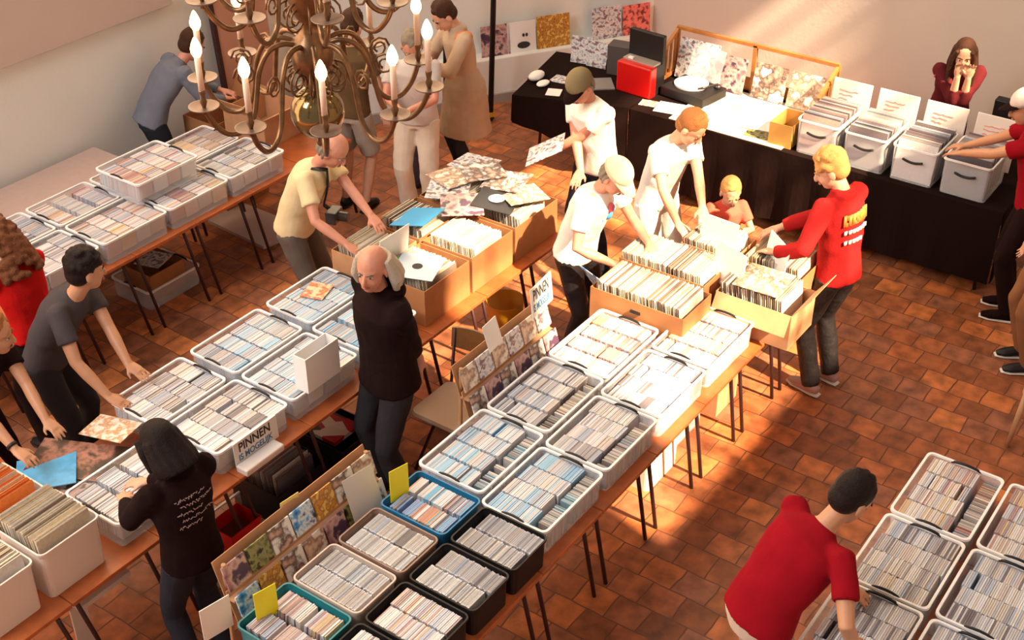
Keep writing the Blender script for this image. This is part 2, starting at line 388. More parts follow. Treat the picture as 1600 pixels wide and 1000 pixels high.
def lp_variant(col):
    if col not in lp_mesh:
        s = MB(); s.col = col; s.box((0, 0, 0), (LP, .0042, LP))
        s.col = tuple(x*.5 for x in col); s.box((0, 0, .001), (LP-.006, .0022, LP))
        lp_mesh[col] = s.mesh('record_sleeve', M_lp)
    return lp_mesh[col]
lp_count = 0
def fill_lps(x0, x1, y0, y1, zb, axis='y', pal='cream', indiv=None, pitch=LP_T, lean=.10, size=1.0, jig=.012):
    """records standing; packed along `axis`"""
    global lp_count
    P = LPAL[pal]; lo, hi = (y0, y1) if axis == 'y' else (x0, x1)
    lo += .01; hi -= .03; p = lo; cx, cy = (x0+x1)/2, (y0+y1)/2; tl = lean
    while p < hi:
        col = random.choice(P)
        if random.random() < .08: tl = lean+random.uniform(-.08, .10); p += random.uniform(0, .012)
        zz = zb+LP/2*size+random.uniform(0, jig)
        off = random.uniform(-.004, .004)
        if axis == 'y': M = Matrix.Translation((cx+off, p+.015, zz)) @ Matrix.Rotation(-tl, 4, 'X')
        else: M = Matrix.Translation((p+.015, cy+off, zz)) @ Matrix.Rotation(tl, 4, 'Y') @ Matrix.Rotation(PI/2, 4, 'Z')
        if indiv and lp_count < 300:
            o = bpy.data.objects.new('record_sleeve', lp_variant(col)); C.objects.link(o); o.matrix_world = M; tag(o, indiv[0], 'record', indiv[1]); lp_count += 1
        else:
            lp_stuff.col = col; lp_stuff.box(M.translation, (LP, .0042, LP), M=M.to_3x3().to_4x4())
        p += pitch
def carton(x0, x1, y0, y1, z, h, label, group=None, m=M_card, flaps=(), name='cardboard_box', hole=True, th=.005):
    cx, cy = (x0+x1)/2, (y0+y1)/2; a, c = (x1-x0)/2, (y1-y0)/2
    t = thing(name, label, 'box', (cx, cy, z), 0, group)
    s = MB(); walls(s, -a, a, -c, c, 0, h, th, 0); s.build('body', m, t)
    for side, ang, ln in flaps:
        s = MB(); w_ = (2*c if side in ('x+', 'x-') else 2*a)-.01
        s.box((0, 0, ln/2), (w_, th*.8, ln))
        o = s.build('flap', m, t)
        pos, rz = {'x-': ((-a, 0, h), PI/2), 'x+': ((a, 0, h), -PI/2), 'y-': ((0, -c, h), PI), 'y+': ((0, c, h), 0)}[side]
        o.location = pos; o.rotation_euler = (-math.radians(ang), 0, rz)
    if hole:
        s = MB(); s.tube([(-a-.0015, -.035, h-.07), (-a-.0015, .035, h-.07)], .012, 8, flat=.9); s.build('hand_hole', M_black, t)
    return t
TZ = .751
G1 = 'clear CD tubs of the middle row'
cl = [(5.89, 6.50, 2.71, 3.13, 'clear CD tub in strong sun, right side of middle row, next to open cardboard box', 'warm'),
      (5.30, 5.86, 2.71, 3.13, 'clear CD tub on the middle row, right side, partly sunlit at its far end', 'grey'),
      (4.72, 5.28, 2.71, 3.13, 'clear CD tub on the middle row, right side, just out of the sunlight', 'grey'),
      (4.12, 4.70, 2.71, 3.13, 'clear CD tub with pale blue cases, right side of middle row, beside the black trays', 'blue'),
      (5.45, 6.08, 3.16, 3.60, 'clear CD tub bleached by sun, left side of middle row, against cardboard record box', 'warm'),
      (4.81, 5.43, 3.16, 3.60, 'clear CD tub on the middle row, left side, beside the cover display with the sign', 'grey'),
      (4.18, 4.79, 3.16, 3.60, 'clear CD tub with a bright blue block of cases, left side, behind the blue tray', 'blue')]
for i, (x0, x1, y0, y1, lb, pal) in enumerate(cl): tub(x0, x1, y0, y1, TZ, .165, lb, G1, fill='cd', pal=pal, strip=i in (2, 3, 5, 6))
sm = [(3.79, 4.10, 2.67, 3.08, 'black', 'black CD tray on the right side, touching the clear tubs', 'grey', 'black tray touching the clear tubs'),
      (3.46, 3.77, 2.67, 3.08, 'black', 'black CD tray on the right side, beside the brown tray', 'grey', 'black tray beside the brown tray'),
      (3.13, 3.44, 2.67, 3.08, 'black', 'black CD tray on the right side, beside the beige tray', 'warm', None),
      (2.80, 3.11, 2.67, 3.08, 'black', 'black CD tray cut off by the bottom edge of the photo', 'grey', None),
      (3.79, 4.13, 3.11, 3.54, 'blue', 'blue CD tray with a yellow card, beside the clear tubs', 'mix', None),
      (3.46, 3.77, 3.11, 3.54, 'brown', 'brown CD tray on the left side, in front of blue tray', 'grey', 'brown tray in front of the blue tray'),
      (3.13, 3.44, 3.11, 3.54, 'beige', 'beige CD tray between the brown tray and the teal tray', 'grey', 'beige tray'),
      (2.75, 3.11, 3.11, 3.54, 'teal', 'teal CD tray with a yellow card at bottom of photo', 'warm', None)]
for x0, x1, y0, y1, st, lb, pal, what in sm:
    ind = ('pale CD case filed upright in the '+what, 'CD cases in the '+what) if what else None
    tub(x0, x1, y0, y1, TZ, .185, lb, 'open CD trays of the middle row', style=st, name='cd_tray', fill='cd', pal=pal, rows=2, indiv=ind)
G2 = 'clear CD tubs of the left centre row'
for x0, x1, y0, y1, lb, pal in [
      (4.86, 5.44, 5.00, 5.41, 'clear CD tub with one orange cover lying in it, beyond the person in black hoodie', 'blue'),
      (4.20, 4.80, 5.00, 5.41, 'clear CD tub in far column, halfway between grey-shirted man and bald man', 'blue'),
      (3.58, 4.14, 5.00, 5.41, 'clear CD tub beside the hands of the man in grey tee', 'grey'),
      (4.82, 5.36, 4.53, 4.97, 'clear CD tub half hidden behind the standing man in black', 'blue'),
      (4.20, 4.78, 4.53, 4.97, 'clear CD tub with a tall white panel at its end', 'blue'),
      (3.60, 4.17, 4.53, 4.97, 'clear CD tub with the card payment sign on its side', 'grey'),
      (2.90, 3.57, 4.53, 4.97, 'clear CD tub in front of the black-haired woman', 'grey')]:
    tub(x0, x1, y0, y1, TZ, .165, lb, G2, fill='cd', pal=pal)
G3 = 'clear CD tubs along the left wall'
for x0, x1, y0, y1, z, lb, pal in [
      (4.75, 5.34, 6.83, 7.27, TZ, 'clear CD tub at left wall row front edge, left of the one under stacked tub', 'warm'),
      (5.36, 5.95, 6.83, 7.27, TZ, 'clear CD tub at front edge, right under the stacked tub', 'warm'),
      (5.97, 6.56, 6.83, 7.27, TZ, 'clear CD tub at front edge, at the far end beside yellow-shirted man', 'grey'),
      (4.14, 4.72, 6.83, 7.27, TZ, 'clear CD tub right behind the head of grey-shirted man', 'grey'),
      (4.75, 5.30, 7.29, 7.71, TZ, 'clear CD tub of pale cases by the pinkish side table, left of stacked tub', 'warm'),
      (4.14, 4.72, 7.29, 7.71, TZ, 'clear CD tub beside the curly-haired woman, near the left edge', 'grey'),
      (5.33, 5.90, 7.29, 7.71, TZ, 'clear CD tub underneath the stacked tub', 'warm'),
      (5.95, 6.52, 7.29, 7.71, TZ, 'clear CD tub behind the chandelier, right of stacked tub', 'warm'),
      (5.27, 5.87, 7.04, 7.52, .925, 'clear CD tub with a red case, stacked on top of the others', 'warm')]:
    tub(x0, x1, y0, y1, z, .175, lb, G3, fill='cd', pal=pal)
G4 = 'clear CD tubs of the bottom right table'
rl = ['farthest', 'second farthest', 'third farthest', 'nearest']
for i, (x0, x1) in enumerate([(5.31, 5.90), (4.73, 5.29), (4.15, 4.71), (3.57, 4.13)]):
    for y0, y1, sd in ((.93, 1.355, 'left column by the red polo'), (.47, .90, 'right column at photo edge')):
        tub(x0, x1, y0, y1, TZ, .165, 'clear CD tub with black handle, %s in the %s' % (rl[i], sd), G4, fill='cd', pal='grey' if i else 'warm', strip=(i == 0))

# cardboard record boxes, middle row
def rec(lb): return ('cream record sleeve filed upright in the '+lb, 'records in the '+lb)
carton(6.10, 6.47, 3.02, 3.70, TZ, .28, 'cardboard record box with plain brown front, left of the open-flap box', m=M_card)
fill_lps(6.12, 6.45, 3.03, 3.69, TZ+.006, 'y', 'cream', rec('plain-fronted cardboard box of the middle row'), pitch=.0125)
carton(6.52, 6.88, 3.10, 3.74, TZ, .28, 'cardboard record box under the hands of the man in tie-dye shirt', m=M_card)
fill_lps(6.54, 6.86, 3.11, 3.73, TZ+.006, 'y', 'cream', rec('cardboard box before the tie-dye shirt man'), pitch=.0125)
carton(6.55, 6.92, 2.50, 3.03, TZ, .26, 'light cardboard record box with its flaps open, by the man in red jacket', m=M_cardl, flaps=(('y-', 35, .2), ('x-', 150, .14)), hole=False)
fill_lps(6.57, 6.90, 2.55, 3.02, TZ+.006, 'y', 'cream', rec('open-flap cardboard box'), pitch=.014)
carton(6.96, 7.32, 2.62, 3.06, TZ, .28, 'cardboard record box at the far end of the middle row, before the boy', m=M_card, hole=False)
fill_lps(6.98, 7.30, 2.63, 3.05, TZ+.006, 'y', 'cream', rec('cardboard box before the boy'), pitch=.014)
carton(6.93, 7.27, 3.10, 3.50, TZ, .28, 'small cardboard record box between the tie-dye shirt man and the boy', m=M_cardl, hole=False)
fill_lps(6.94, 7.26, 3.11, 3.49, TZ+.006, 'y', 'cream', rec('small cardboard box left of the boy'), pitch=.0145)
# bottom-left white record tubs
tub(2.45, 2.82, 4.53, 4.90, TZ, .30, 'white plastic record tub with brown sleeves, bottom left corner', 'white record tubs', style='white', name='record_tub')
fill_lps(2.47, 2.80, 4.54, 4.90, TZ+.03, 'y', 'cream', rec('white tub nearest the black-haired woman'), pitch=.012)
tub(2.42, 2.80, 4.93, 5.30, TZ, .30, 'white plastic record tub with orange divider, at the left photo edge', 'white record tubs', style='white', name='record_tub')
fill_lps(2.44, 2.78, 4.94, 5.30, TZ+.03, 'y', 'orange', rec('white tub with orange divider'), pitch=.013)
tub(2.04, 2.42, 4.53, 4.90, TZ, .30, 'white plastic record tub nearest the camera, cut by the left edge', 'white record tubs', style='white', name='record_tub')
fill_lps(2.06, 2.40, 4.54, 4.90, TZ+.03, 'y', 'cream', None, pitch=.014)
# cardboard boxes, far part of the left centre row
mid = [(5.44, 5.92, 4.54, 4.96, 'cardboard record box at near end, with pale blue sleeve lying on top', 'cream'),
       (5.95, 6.42, 4.54, 4.96, 'cardboard record box full of cream sleeves, with bald man shadow side', 'cream'),
       (6.45, 6.98, 4.54, 4.96, 'cardboard record box at the far end beside the capped man in white', 'cream'),
       (5.50, 5.92, 4.99, 5.39, 'cardboard record box with white divider card, under the hands of bald man', 'cream'),
       (5.95, 6.42, 4.99, 5.39, 'cardboard record box with bright blue sleeve, far column', 'cream'),
       (6.45, 6.95, 4.99, 5.39, 'cardboard record box heaped with loose covers, farthest in the far column', 'cream')]
mid[1] = mid[1][:4]+('cardboard record box full of cream sleeves, between two heaped boxes in the near column', 'cream')
for i, (x0, x1, y0, y1, lb, pal) in enumerate(mid):
    carton(x0, x1, y0, y1, TZ, .27, lb, 'cardboard record boxes in the sun', m=M_card if i != 3 else M_cardl, hole=False)
    xm = (x0+x1)/2; s_ = 1
    fill_lps(xm-.165, xm+.165, y0+.005, y1-.005, TZ-.03, 'y', pal, rec('sunlit '+['box with pale blue sleeve on top', 'cream box between two heaped boxes', 'far end cardboard box', 'box with white divider', 'box with bright blue sleeve', 'heaped farthest box'][i]), pitch=.0125)
# white record tubs on the back table (clear, front face toward us)
G5 = 'clear record tubs on the black-clothed table'
bt = [(3.33, 3.69, 'next to the small cardboard box'), (2.93, 3.29, 'second from the small cardboard box'), (2.53, 2.89, 'second from the red-shirted man'), (2.11, 2.49, 'next to the red-shirted man')]
for i, (y0, y1, w_) in enumerate(bt):
    t = tub(9.17, 9.66, y0, y1, TZ+.012, .29, 'deep clear record tub on black cloth, '+w_, G5, name='record_tub', handles=False)
    s = MB(); s.tube([(-.249, v, .20-.02*math.cos((v)/.09*PI/2)) for v in [-.08+.02*k for k in range(9)]], .010, 8); s.build('handle', M_black, t, smooth=True)
    fill_lps(9.19, 9.64, y0+.01, y1-.01, TZ+.02, 'x', 'dark', None, pitch=.016, lean=.16)
    # white header card in each tub with faint red scribble
    hc = thing('header_card', 'white lid leaning behind the record tub '+w_, 'lid', (9.78, (y0+y1)/2, TZ-.015), 0, 'white lids behind the record tubs')
    M = Matrix.Rotation(-.18, 4, 'Y').inverted()
    s = MB(); s.box((0, 0, .24), (.012, .34, .42), M=None); o = s.build('panel', M_wplastic, hc, bevel=.012); o.rotation_euler = (0, .16, 0)
    s = MB()
    for k in range(3):
        zz = .36-.035*k
        s.tube([(-.0075, .10-.02*j, zz+random.uniform(-.006, .006)) for j in range(9-2*k)], .004, 5)
    q = s.build('scribble', M_redink, hc); q.rotation_euler = (0, .16, 0)
    # second half: more sleeves behind
b = MB()
carton(9.18, 9.50, 3.72, 3.92, TZ+.012, .20, 'small ochre cardboard box beside the deep clear record tubs', m=mat('ochre cardboard', (.50, .26, .06), .8), name='small_cardboard_box', hole=False)
fill_lps(9.20, 9.49, 3.66, 3.98, TZ-.09, 'x', 'dark', None, pitch=.02, lean=.1) if False else None

# ------------------------------------------------------------ back table with black cloth
def cloth_prism(name, pts, ztop, hems, m, label, parentless=True):
    """cloth over a table: top polygon plus hanging folds; hems = hem height at each corner"""
    s = MB(); n = len(pts); s.add([(p[0], p[1], ztop) for p in pts], [tuple(range(n))])
    for i in range(n):
        a, c = V((*pts[i], 0)), V((*pts[(i+1) % n], 0)); ln = (c-a).length; K = max(6, int(ln/.05)); d = (c-a).normalized(); nn = V((d.y, -d.x, 0))
        rows_ = []
        for r in range(7):
            t = r/6; rr = []
            for k in range(K+1):
                u = k/K; hz = hems[i]*(1-u)+hems[(i+1) % n]*u
                am = .022*t*math.sin(PI*u)
                rr.append(a+(c-a)*u+nn*(am*math.sin(u*ln*21+i)+.012*t)+V((0, 0, ztop+(hz-ztop)*t)))
            rows_.append(rr)
        s.loft(rows_, closed=False, cap=False)
    o = s.build(name, m, None, smooth=False); tag(o, label, 'tablecloth'); return o
bt_pts = [(9.12, 5.2), (9.12, 1.95), (10.1, 1.95), (10.1, 5.2)]
cloth_prism('table_cloth', bt_pts, TZ+.008, [.10, .14, .14, .10], M_darkcloth, 'long black cloth covering the sales table along the cream back wall')
wg = [(8.77, 6.21), (9.13, 5.22), (10.12, 5.22), (9.84, 6.45)]
cloth_prism('table_cloth', wg, TZ+.008, [.50, .20, .2, .55], M_darkcloth, 'black cloth with pointed hanging corner on the angled side table at left')
def big_table(cx, cy, lx, ly, rz, label):
    t = thing('folding_table', label, 'table', (cx, cy, 0), rz)
    s = MB(); s.box((0, 0, .735), (lx, ly, .028)); s.build('tabletop', M_wood, t)
    for sx in (-1, 1):
        for sy in (-1, 1):
            s = MB(); s.tube([(sx*(lx/2-.1), sy*(ly/2-.12), .72), (sx*(lx/2-.08), sy*(ly/2-.08), 0)], .014); s.build('leg', M_leg, t, smooth=True)
big_table(9.61, 4.40, .94, 1.55, 0, 'folding table under the left half of the long black cloth')
big_table(9.61, 2.78, .94, 1.60, 0, 'folding table under the right half of the long black cloth')
big_table(9.47, 5.78, .80, .95, math.radians(-12), 'folding table under the angled black cloth by the white wall')
# cream cover on the back table
s = MB(); s.box((9.56, 4.30, TZ+.016), (.86, 1.05, .010)); tag(s.build('table_cover', M_cream, bevel=.003), 'cream cover spread over the middle of the black-clothed table', 'table cover')
# pine rack with slatted ends
t = thing('wooden_rack', 'orange pine rack with slatted ends on the back table', 'rack', (0, 0, 0))
s = MB(); s.box((10.04, 4.50, 1.20), (.03, 1.56, .035)); s.build('top_rail', M_pine, t, bevel=.004)
s = MB(); s.box((10.05, 4.50, .83), (.02, 1.50, .12)); s.build('back_board', M_pine, t)
for y in (5.27, 4.50, 3.73):
    s = MB(); s.box((10.04, y, .98), (.03, .035, .44)); s.build('post', M_pine, t)
for y in (5.27, 3.73):
    s = MB(); s.box((9.86, y, 1.10), (.38, .03, .03), M=Matrix.Rotation(-.45, 4, 'Y')); s.box((9.86, y, .79), (.38, .03, .03))
    for k in range(5): s.box((9.70+.075*k, y, .90+.018*k), (.022, .018, .20+.036*k))
    s.build('slatted_end', M_pine, t)
def sleeve(x, y, z, wdt, hgt, rz, tilt, art, label, name='record_cover', group=None, parent=None):
    s = MB(); s.box((0, 0, hgt/2), (wdt, .006, hgt)); o = s.build(name, art)
    o.location = (x, y, z); o.rotation_euler = (tilt, 0, rz); tag(o, label, 'record cover', group); return o
W90 = -PI/2  # face toward -x
sleeve(9.93, 5.02, TZ+.03, .40, .36, W90, .25*-1, ART[2], 'grey patterned cover at the left end of the pine rack', group='covers in the pine rack')
sleeve(9.90, 4.68, TZ+.03, .31, .31, W90, -.25, ART[7], 'square violet record cover in the pine rack, beside the white turntable platter', group='covers in the pine rack')
sleeve(9.92, 4.30, TZ+.03, .31, .31, W90, -.25, ART[6], 'light portrait record cover in the pine rack, right of the violet one', group='covers in the pine rack')
sleeve(9.92, 3.95, TZ+.03, .33, .31, W90, -.25, ART[3], 'cream cover with dark marks at right end of the pine rack', group='covers in the pine rack')
def flat(x, y, z, wx, wy, rz, m, label, name='record_cover', cat='record cover', group=None, th=.004):
    s = MB(); s.box((0, 0, th/2), (wx, wy, th)); o = s.build(name, m); o.location = (x, y, z); o.rotation_euler = (0, 0, rz); tag(o, label, cat, group); return o
# turntable
t = thing('turntable', 'black turntable with a white record on the platter, on the back table', 'turntable', (9.66, 4.88, TZ+.012), math.radians(-8))
s = MB(); s.box((0, 0, .05), (.36, .46, .085)); s.build('plinth', M_black, t, bevel=.008)
s = MB(); s.lathe([(.0, .094), (.150, .094), (.152, .112), (.0, .113)], 32, (0.02, .04, 0)); s.build('platter', mat('white vinyl', (.85, .84, .85), .25), t, smooth=False)
s = MB(); s.tube([(.12, -.17, .10), (.12, -.17, .13), (-.02, -.12, .125), (-.06, -.09, .12)], .008); s.lathe([(0, .09), (.03, .09), (.03, .12), (0, .12)], 16, (.12, -.17, 0)); s.build('tonearm', mat('dark steel', (.12, .1, .1), .3, .8), t, smooth=True)
s = MB(); s.box((0, 0, 0), (.30, .34, .01)); o = s.build('dust_cover', M_clear, t); o.location = (.23, .04, .22); o.rotation_euler = (0, -1.25, 0)
# red portable player
t = thing('portable_record_player', 'red portable record player with its black lid open, on the black cloth', 'record player', (9.45, 5.33, TZ+.01), math.radians(-4))
s = MB(); s.box((-.02, 0, .14), (.10, .36, .28)); s.build('case', M_red, t, bevel=.012)
s = MB(); s.box((.06, 0, .285), (.12, .33, .02)); s.build('deck', mat('brushed grey', (.45, .40, .36), .4, .4), t)
s = MB(); s.box((.02, .09, .30), (.03, .05, .02)); s.build('switch', M_rim, t)
s = MB(); s.box((.13, 0, .40), (.05, .36, .26)); s.build('lid', M_black, t, bevel=.008)
s = MB(); s.box((.10, 0, .40), (.006, .37, .27)); s.build('lid_trim', M_red, t) if False else None
s = MB(); s.box((.10, 0, .14), (.14, .34, .27)); s.build('stand_block', M_black, t)
# small flat things on the back table
flat(9.33, 4.86, TZ+.014, .22, .36, math.radians(12), art_mat('white grid sheet', [(.8, .8, .85), (.7, .74, .82), (.35, .45, .65), (.82, .82, .85)], 9, 'voronoi', 3), 'white and blue printed sheet on the black cloth, below the turntable', 'printed_sheet', 'sheet')
flat(9.30, 5.12, TZ+.014, .12, .15, .2, ART[3], 'small tan card lying beside the red player', 'small_card', 'card')
flat(9.33, 5.33, TZ+.014, .11, .12, -.1, ART[3], 'small cream card lying in front of the red player', 'small_card', 'card') if False else None
flat(9.50, 4.62, TZ+.024, .05, .12, .2, M_paper, 'little white label strip at the edge of turntable', 'label_strip', 'label')
flat(9.30, 4.05, TZ+.024, .20, .22, .1, ART[5], 'dark zebra patterned cover lying at front edge of the cream cover', group=None)
flat(9.45, 4.12, TZ+.030, .25, .30, .2, M_paper, 'pale blank sleeve lying behind the dark patterned cover')
# things on the angled table
sp = [(9.72, 6.10, .20, .25, ART[2], 'small grey striped case standing at left on the angled black table', 0.2), (9.72, 5.93, .20, .24, ART[2], 'small purple-grey striped case standing beside the dark one', .1)]
for x, y, wd, hg, a_, lb, rz in sp: sleeve(x, y, TZ+.012, wd, hg, W90+rz, -.15, a_, lb, name='standing_case')
s = MB(); s.box((9.75, 5.68, TZ+.15), (.16, .22, .28), rz=.2); o = s.build('dark_box', mat('dark grey box', (.07, .055, .055), .6), bevel=.005); tag(o, 'dark grey speaker-like box standing on the angled black table', 'box')
flat(9.35, 5.75, TZ+.012, .25, .40, .7, mat('grey sleeve', (.20, .18, .18), .5), 'grey record sleeve lying flat behind the head of capped man in white', th=.012)
s = MB(); s.ell((9.17, 6.22, TZ+.05), (.10, .06, .04)); s.ell((9.10, 6.10, TZ+.03), (.08, .05, .02)); tag(s.build('crumpled_paper', M_paper, smooth=True), 'crumpled white paper at the left end of the angled black table', 'paper')
flat(9.02, 5.93, TZ+.012, .15, .13, .4, M_paper, 'white card beside crumpled paper on the angled table', 'white_card', 'card')
flat(9.30, 6.02, TZ+.012, .16, .20, .1, ART[2], 'grey leaflet on the angled table between paper and sleeve', 'leaflet', 'leaflet')
# covers on the low sill of the oblique wall
def on_sill(px, wd, hg, art, label, zz=.47, dy=0):
    # find the point of the sill under this pixel column
    best = None
    for k in range(400):
        p = ob0+odn*(k*.01)+on*.13
        q = p-V((0, 0, CAMH)); X = 800+FPX*q.dot(cr)/q.dot(cf)
        z_ = zz; q = V((p.x, p.y, z_))-V((0, 0, CAMH)); X = 800+FPX*q.dot(cr)/q.dot(cf)
        if best is None or abs(X-px) < best[0]: best = (abs(X-px), p.copy())
    p = best[1]; o = sleeve(p.x, p.y, zz, wd, hg, math.atan2(od.y, od.x), -.12, art, label, name='record_cover', group='record covers on the low white sill')
    return o
on_sill(775, .31, .31, ART[7], 'dull purple record cover on white sill, behind the black pole')
o = on_sill(816, .31, .31, M_paper, 'white record cover with small black figure on the white sill')
def figure_mark(o):
    s = MB(); s.ell((.02, -.006, .07), (.07, .002, .035)); s.ell((.02, -.006, .17), (.014, .002, .018)); s.ell((.055, -.006, .17), (.014, .002, .018)); s.build('printed_figure', M_txt, o)
figure_mark(o)
on_sill(866, .36, .33, ART[0], 'golden ochre record cover with many figures on the white sill')
on_sill(948, .33, .33, ART[2], 'pale blue-grey patterned cover at right of the white sill')
on_sill(995, .31, .31, art_mat('coral poster', [(.75, .12, .10), (.80, .22, .18), (.78, .16, .14), (.15, .02, .02)], 20, 'noise', 5), 'coral red square cover at the right end of the white sill')
# black stand with yellow base
t = thing('rolling_stand', 'tall black pole stand with yellow wheeled base, before the oblique white wall', 'stand', (9.45, 7.02, 0))
s = MB(); s.tube([(0.1, 0, .08), (.20, -.05, 3.2)], .028, 10); s.build('pole', M_black, t, smooth=True)
s = MB(); s.tube([(-.32, .22, .08), (-.25, .2, 3.2)], .032, 10); s.build('pole', M_black, t, smooth=True)
s = MB(); s.box((-.12, .11, .07), (.55, .05, .05), rz=-.48); s.build('base_bar', mat('yellow paint', (.75, .42, .03), .4), t)
for q in ((.1, 0), (-.32, .22)):
    s = MB(); s.tube([(q[0]-.02, q[1], .03), (q[0]+.02, q[1], .03)], .03, 12); s.build('wheel', M_black, t)

# ------------------------------------------------------------ loose covers, cards, displays, signs
def lay(x, y, z, wd, rz, m, label, tx=0, ty=0, group=None, hgt=None, name='record_sleeve'):
    s = MB(); s.box((0, 0, 0), (wd, hgt or wd, .005)); o = s.build(name, m); o.location = (x, y, z); o.rotation_euler = (tx, ty, rz); tag(o, label, 'record cover', group); return o
M_paleb = art_mat('pale blue label', [(.55, .66, .75), (.62, .72, .80), (.58, .68, .76)], 6, 'noise', 2)
lay(5.62, 4.74, TZ+.302, .30, .35, M_paleb, 'pale blue record sleeve lying on the near sunlit cardboard box')
s = MB(); s.lathe([(0, 0), (.035, 0), (.035, .001), (0, .001)], 20, (5.62, 4.74, TZ+.306)); tag(s.build('record_label', M_txt), 'round black spot on top of the pale blue record sleeve', 'sticker')
lay(5.53, 4.93, TZ+.29, .26, .2, mat('green sleeve', (.12, .42, .12), .5), 'bright green record sleeve under the pale blue one', tx=.05)
lay(6.12, 5.14, TZ+.32, .29, .1, mat('bright blue sleeve', (.03, .33, .66), .4), 'bright blue record sleeve tilted on the sunlit boxes', tx=-.25)
lay(6.62, 4.82, TZ+.33, .30, .3, M_txt, 'black record sleeve with a white round centre, lying on sunlit boxes', tx=.1)
s = MB(); s.lathe([(0, 0), (.06, 0), (.06, .001), (0, .001)], 20, (6.62, 4.82, TZ+.345)); tag(s.build('centre_disc', M_paper), 'white round disc on the black record sleeve', 'disc')
loose = [(6.80, 4.72, .33, 1.0, 3), (6.88, 4.92, .345, .2, 6), (6.55, 5.20, .33, .5, 2), (6.72, 5.28, .34, -.3, 3), (6.90, 5.15, .35, .9, 6), (6.42, 4.98, .335, .7, 7), (7.00, 5.30, .33, .1, 2)]
lbl = ['sand coloured cover at the outer corner of the heap', 'portrait cover near the capped man in the heap', 'slate cover on the far side of the heap', 'sandy cover on the far edge of the heap',
       'pale portrait cover in the middle of heap', 'violet cover leaning at the near side of heap', 'grey patterned cover at the farthest end of heap']
for (x, y, dz, rz, a), lb in zip(loose, lbl): lay(x, y, TZ+dz, .30, rz, ART[a], lb, tx=random.uniform(-.12, .12), ty=random.uniform(-.1, .1), group='loose covers heaped on the cardboard boxes')
s = MB(); s.box((0, 0, .11), (.30, .006, .24)); o = s.build('divider_card', M_paper); o.location = (5.66, 4.98, TZ+.24); o.rotation_euler = (.1, 0, 0); tag(o, 'blank white divider card standing up between the near cardboard boxes', 'card')
# dividers in the middle row record boxes
for x, y, rz, lb in ((6.72, 3.05, 1.2, 'white divider card standing between the middle cardboard boxes'), (7.0, 2.85, .9, 'white divider card standing up near the boy'), (7.02, 3.28, 1.5, 'cream record sleeve held up beside the boy')):
    s = MB(); s.box((0, 0, .12), (.28, .006, .28)); o = s.build('divider_card', M_paper if 'white' in lb else M_cream); o.location = (x, y, TZ+.22); o.rotation_euler = (.15, 0, rz); tag(o, lb, 'card')
lay(6.20, 3.72, TZ+.26, .22, 1.2, ART[4], 'small blue and white cover leaning on corner of cardboard record box', tx=1.0, name='small_cover')
lay(6.72, 2.78, TZ+.345, .31, .05, ART[3], 'cream printed sleeve lying on top of the open-flap box')
# opened album covers on the left centre row
lay(3.22, 5.20, TZ+.06, .31, .5, art_mat('dark portrait cover', [(.012, .008, .006), (.03, .018, .012), (.07, .035, .022), (.42, .18, .13), (.05, .03, .02)], 6, 'noise', 8), 'dark cover with a face, lying open beside the table tubs', tx=.05, hgt=.60)
lay(3.46, 5.26, TZ+.11, .20, .2, art_mat('floral strip', [(.75, .55, .35), (.55, .25, .12), (.78, .72, .6)], 25, 'noise', 4), 'narrow floral printed cover next to the hands of grey-shirted man', tx=-.1, hgt=.30)
lay(3.02, 5.28, TZ+.08, .32, .9, mat('sky blue sleeve', (.10, .38, .68), .3, var=.3, scale=12), 'sky blue plastic-wrapped record sleeve in front of left edge person', ty=.1)
lay(2.93, 5.12, TZ+.05, .30, .3, ART[1], 'pink and white cover lying under the hand of left edge person')
lay(3.10, 5.08, TZ+.03, .28, .6, ART[4], 'navy blue cover between the pink cover and clear tub')
lay(5.18, 5.24, TZ+.16, .19, .3, art_mat('orange print', [(.72, .35, .12), (.55, .12, .06), (.78, .6, .4)], 22, 'noise', 6), 'small orange-brown cover lying in the far clear tub', hgt=.16)
# cardboard display boards with covers
def display(x0, x1, y, z0, label, n, arts, tilt=.30, tiers=2, step=.17, m=M_cardl, extra=None):
    t = thing('display_board', label, 'display', (x0, y, z0))
    L = x1-x0
    for k in range(tiers):
        yy = -.07*k; zz = -step*k*.9
        s = MB(); s.box((0, 0, .065), (L-.0*k, .006, .20)); o = s.build('cardboard_tier', m, t); o.location = (L/2, .09+yy, zz); o.rotation_euler = (-tilt, 0, 0)
        s = MB(); s.box((L/2, .05+yy, zz-.035), (L, .07, .012)); s.build('ledge', m, t)
        for i in range(n):
            a = arts[(i*3+k*2) % len(arts)]
            if a is None: continue
            s = MB(); s.box((0, 0, 0), (L/n*.92, .010, .14)); o = s.build('cd_cover', a, t); o.location = (L/n*(i+.5), .065+yy+.05*0, zz+.075); o.rotation_euler = (-tilt, 0, 0)
    for sx in (.03, L-.03):
        s = MB(); s.tube([(sx, .09, .15), (sx, .13, -z0)], .012); s.build('support_post', m, t)
    return t
display(2.88, 3.98, 3.66, .93, 'two-tier cardboard display of CD covers beside the trays', 7, [ART[7], ART[6], ART[4], ART[5], ART[3], ART[0], ART[6]])
display(4.76, 5.66, 3.66, .98, 'two-tier display of CD covers topped with a white sign', 6, [ART[3], ART[1], ART[6], ART[2], ART[0], ART[7]])
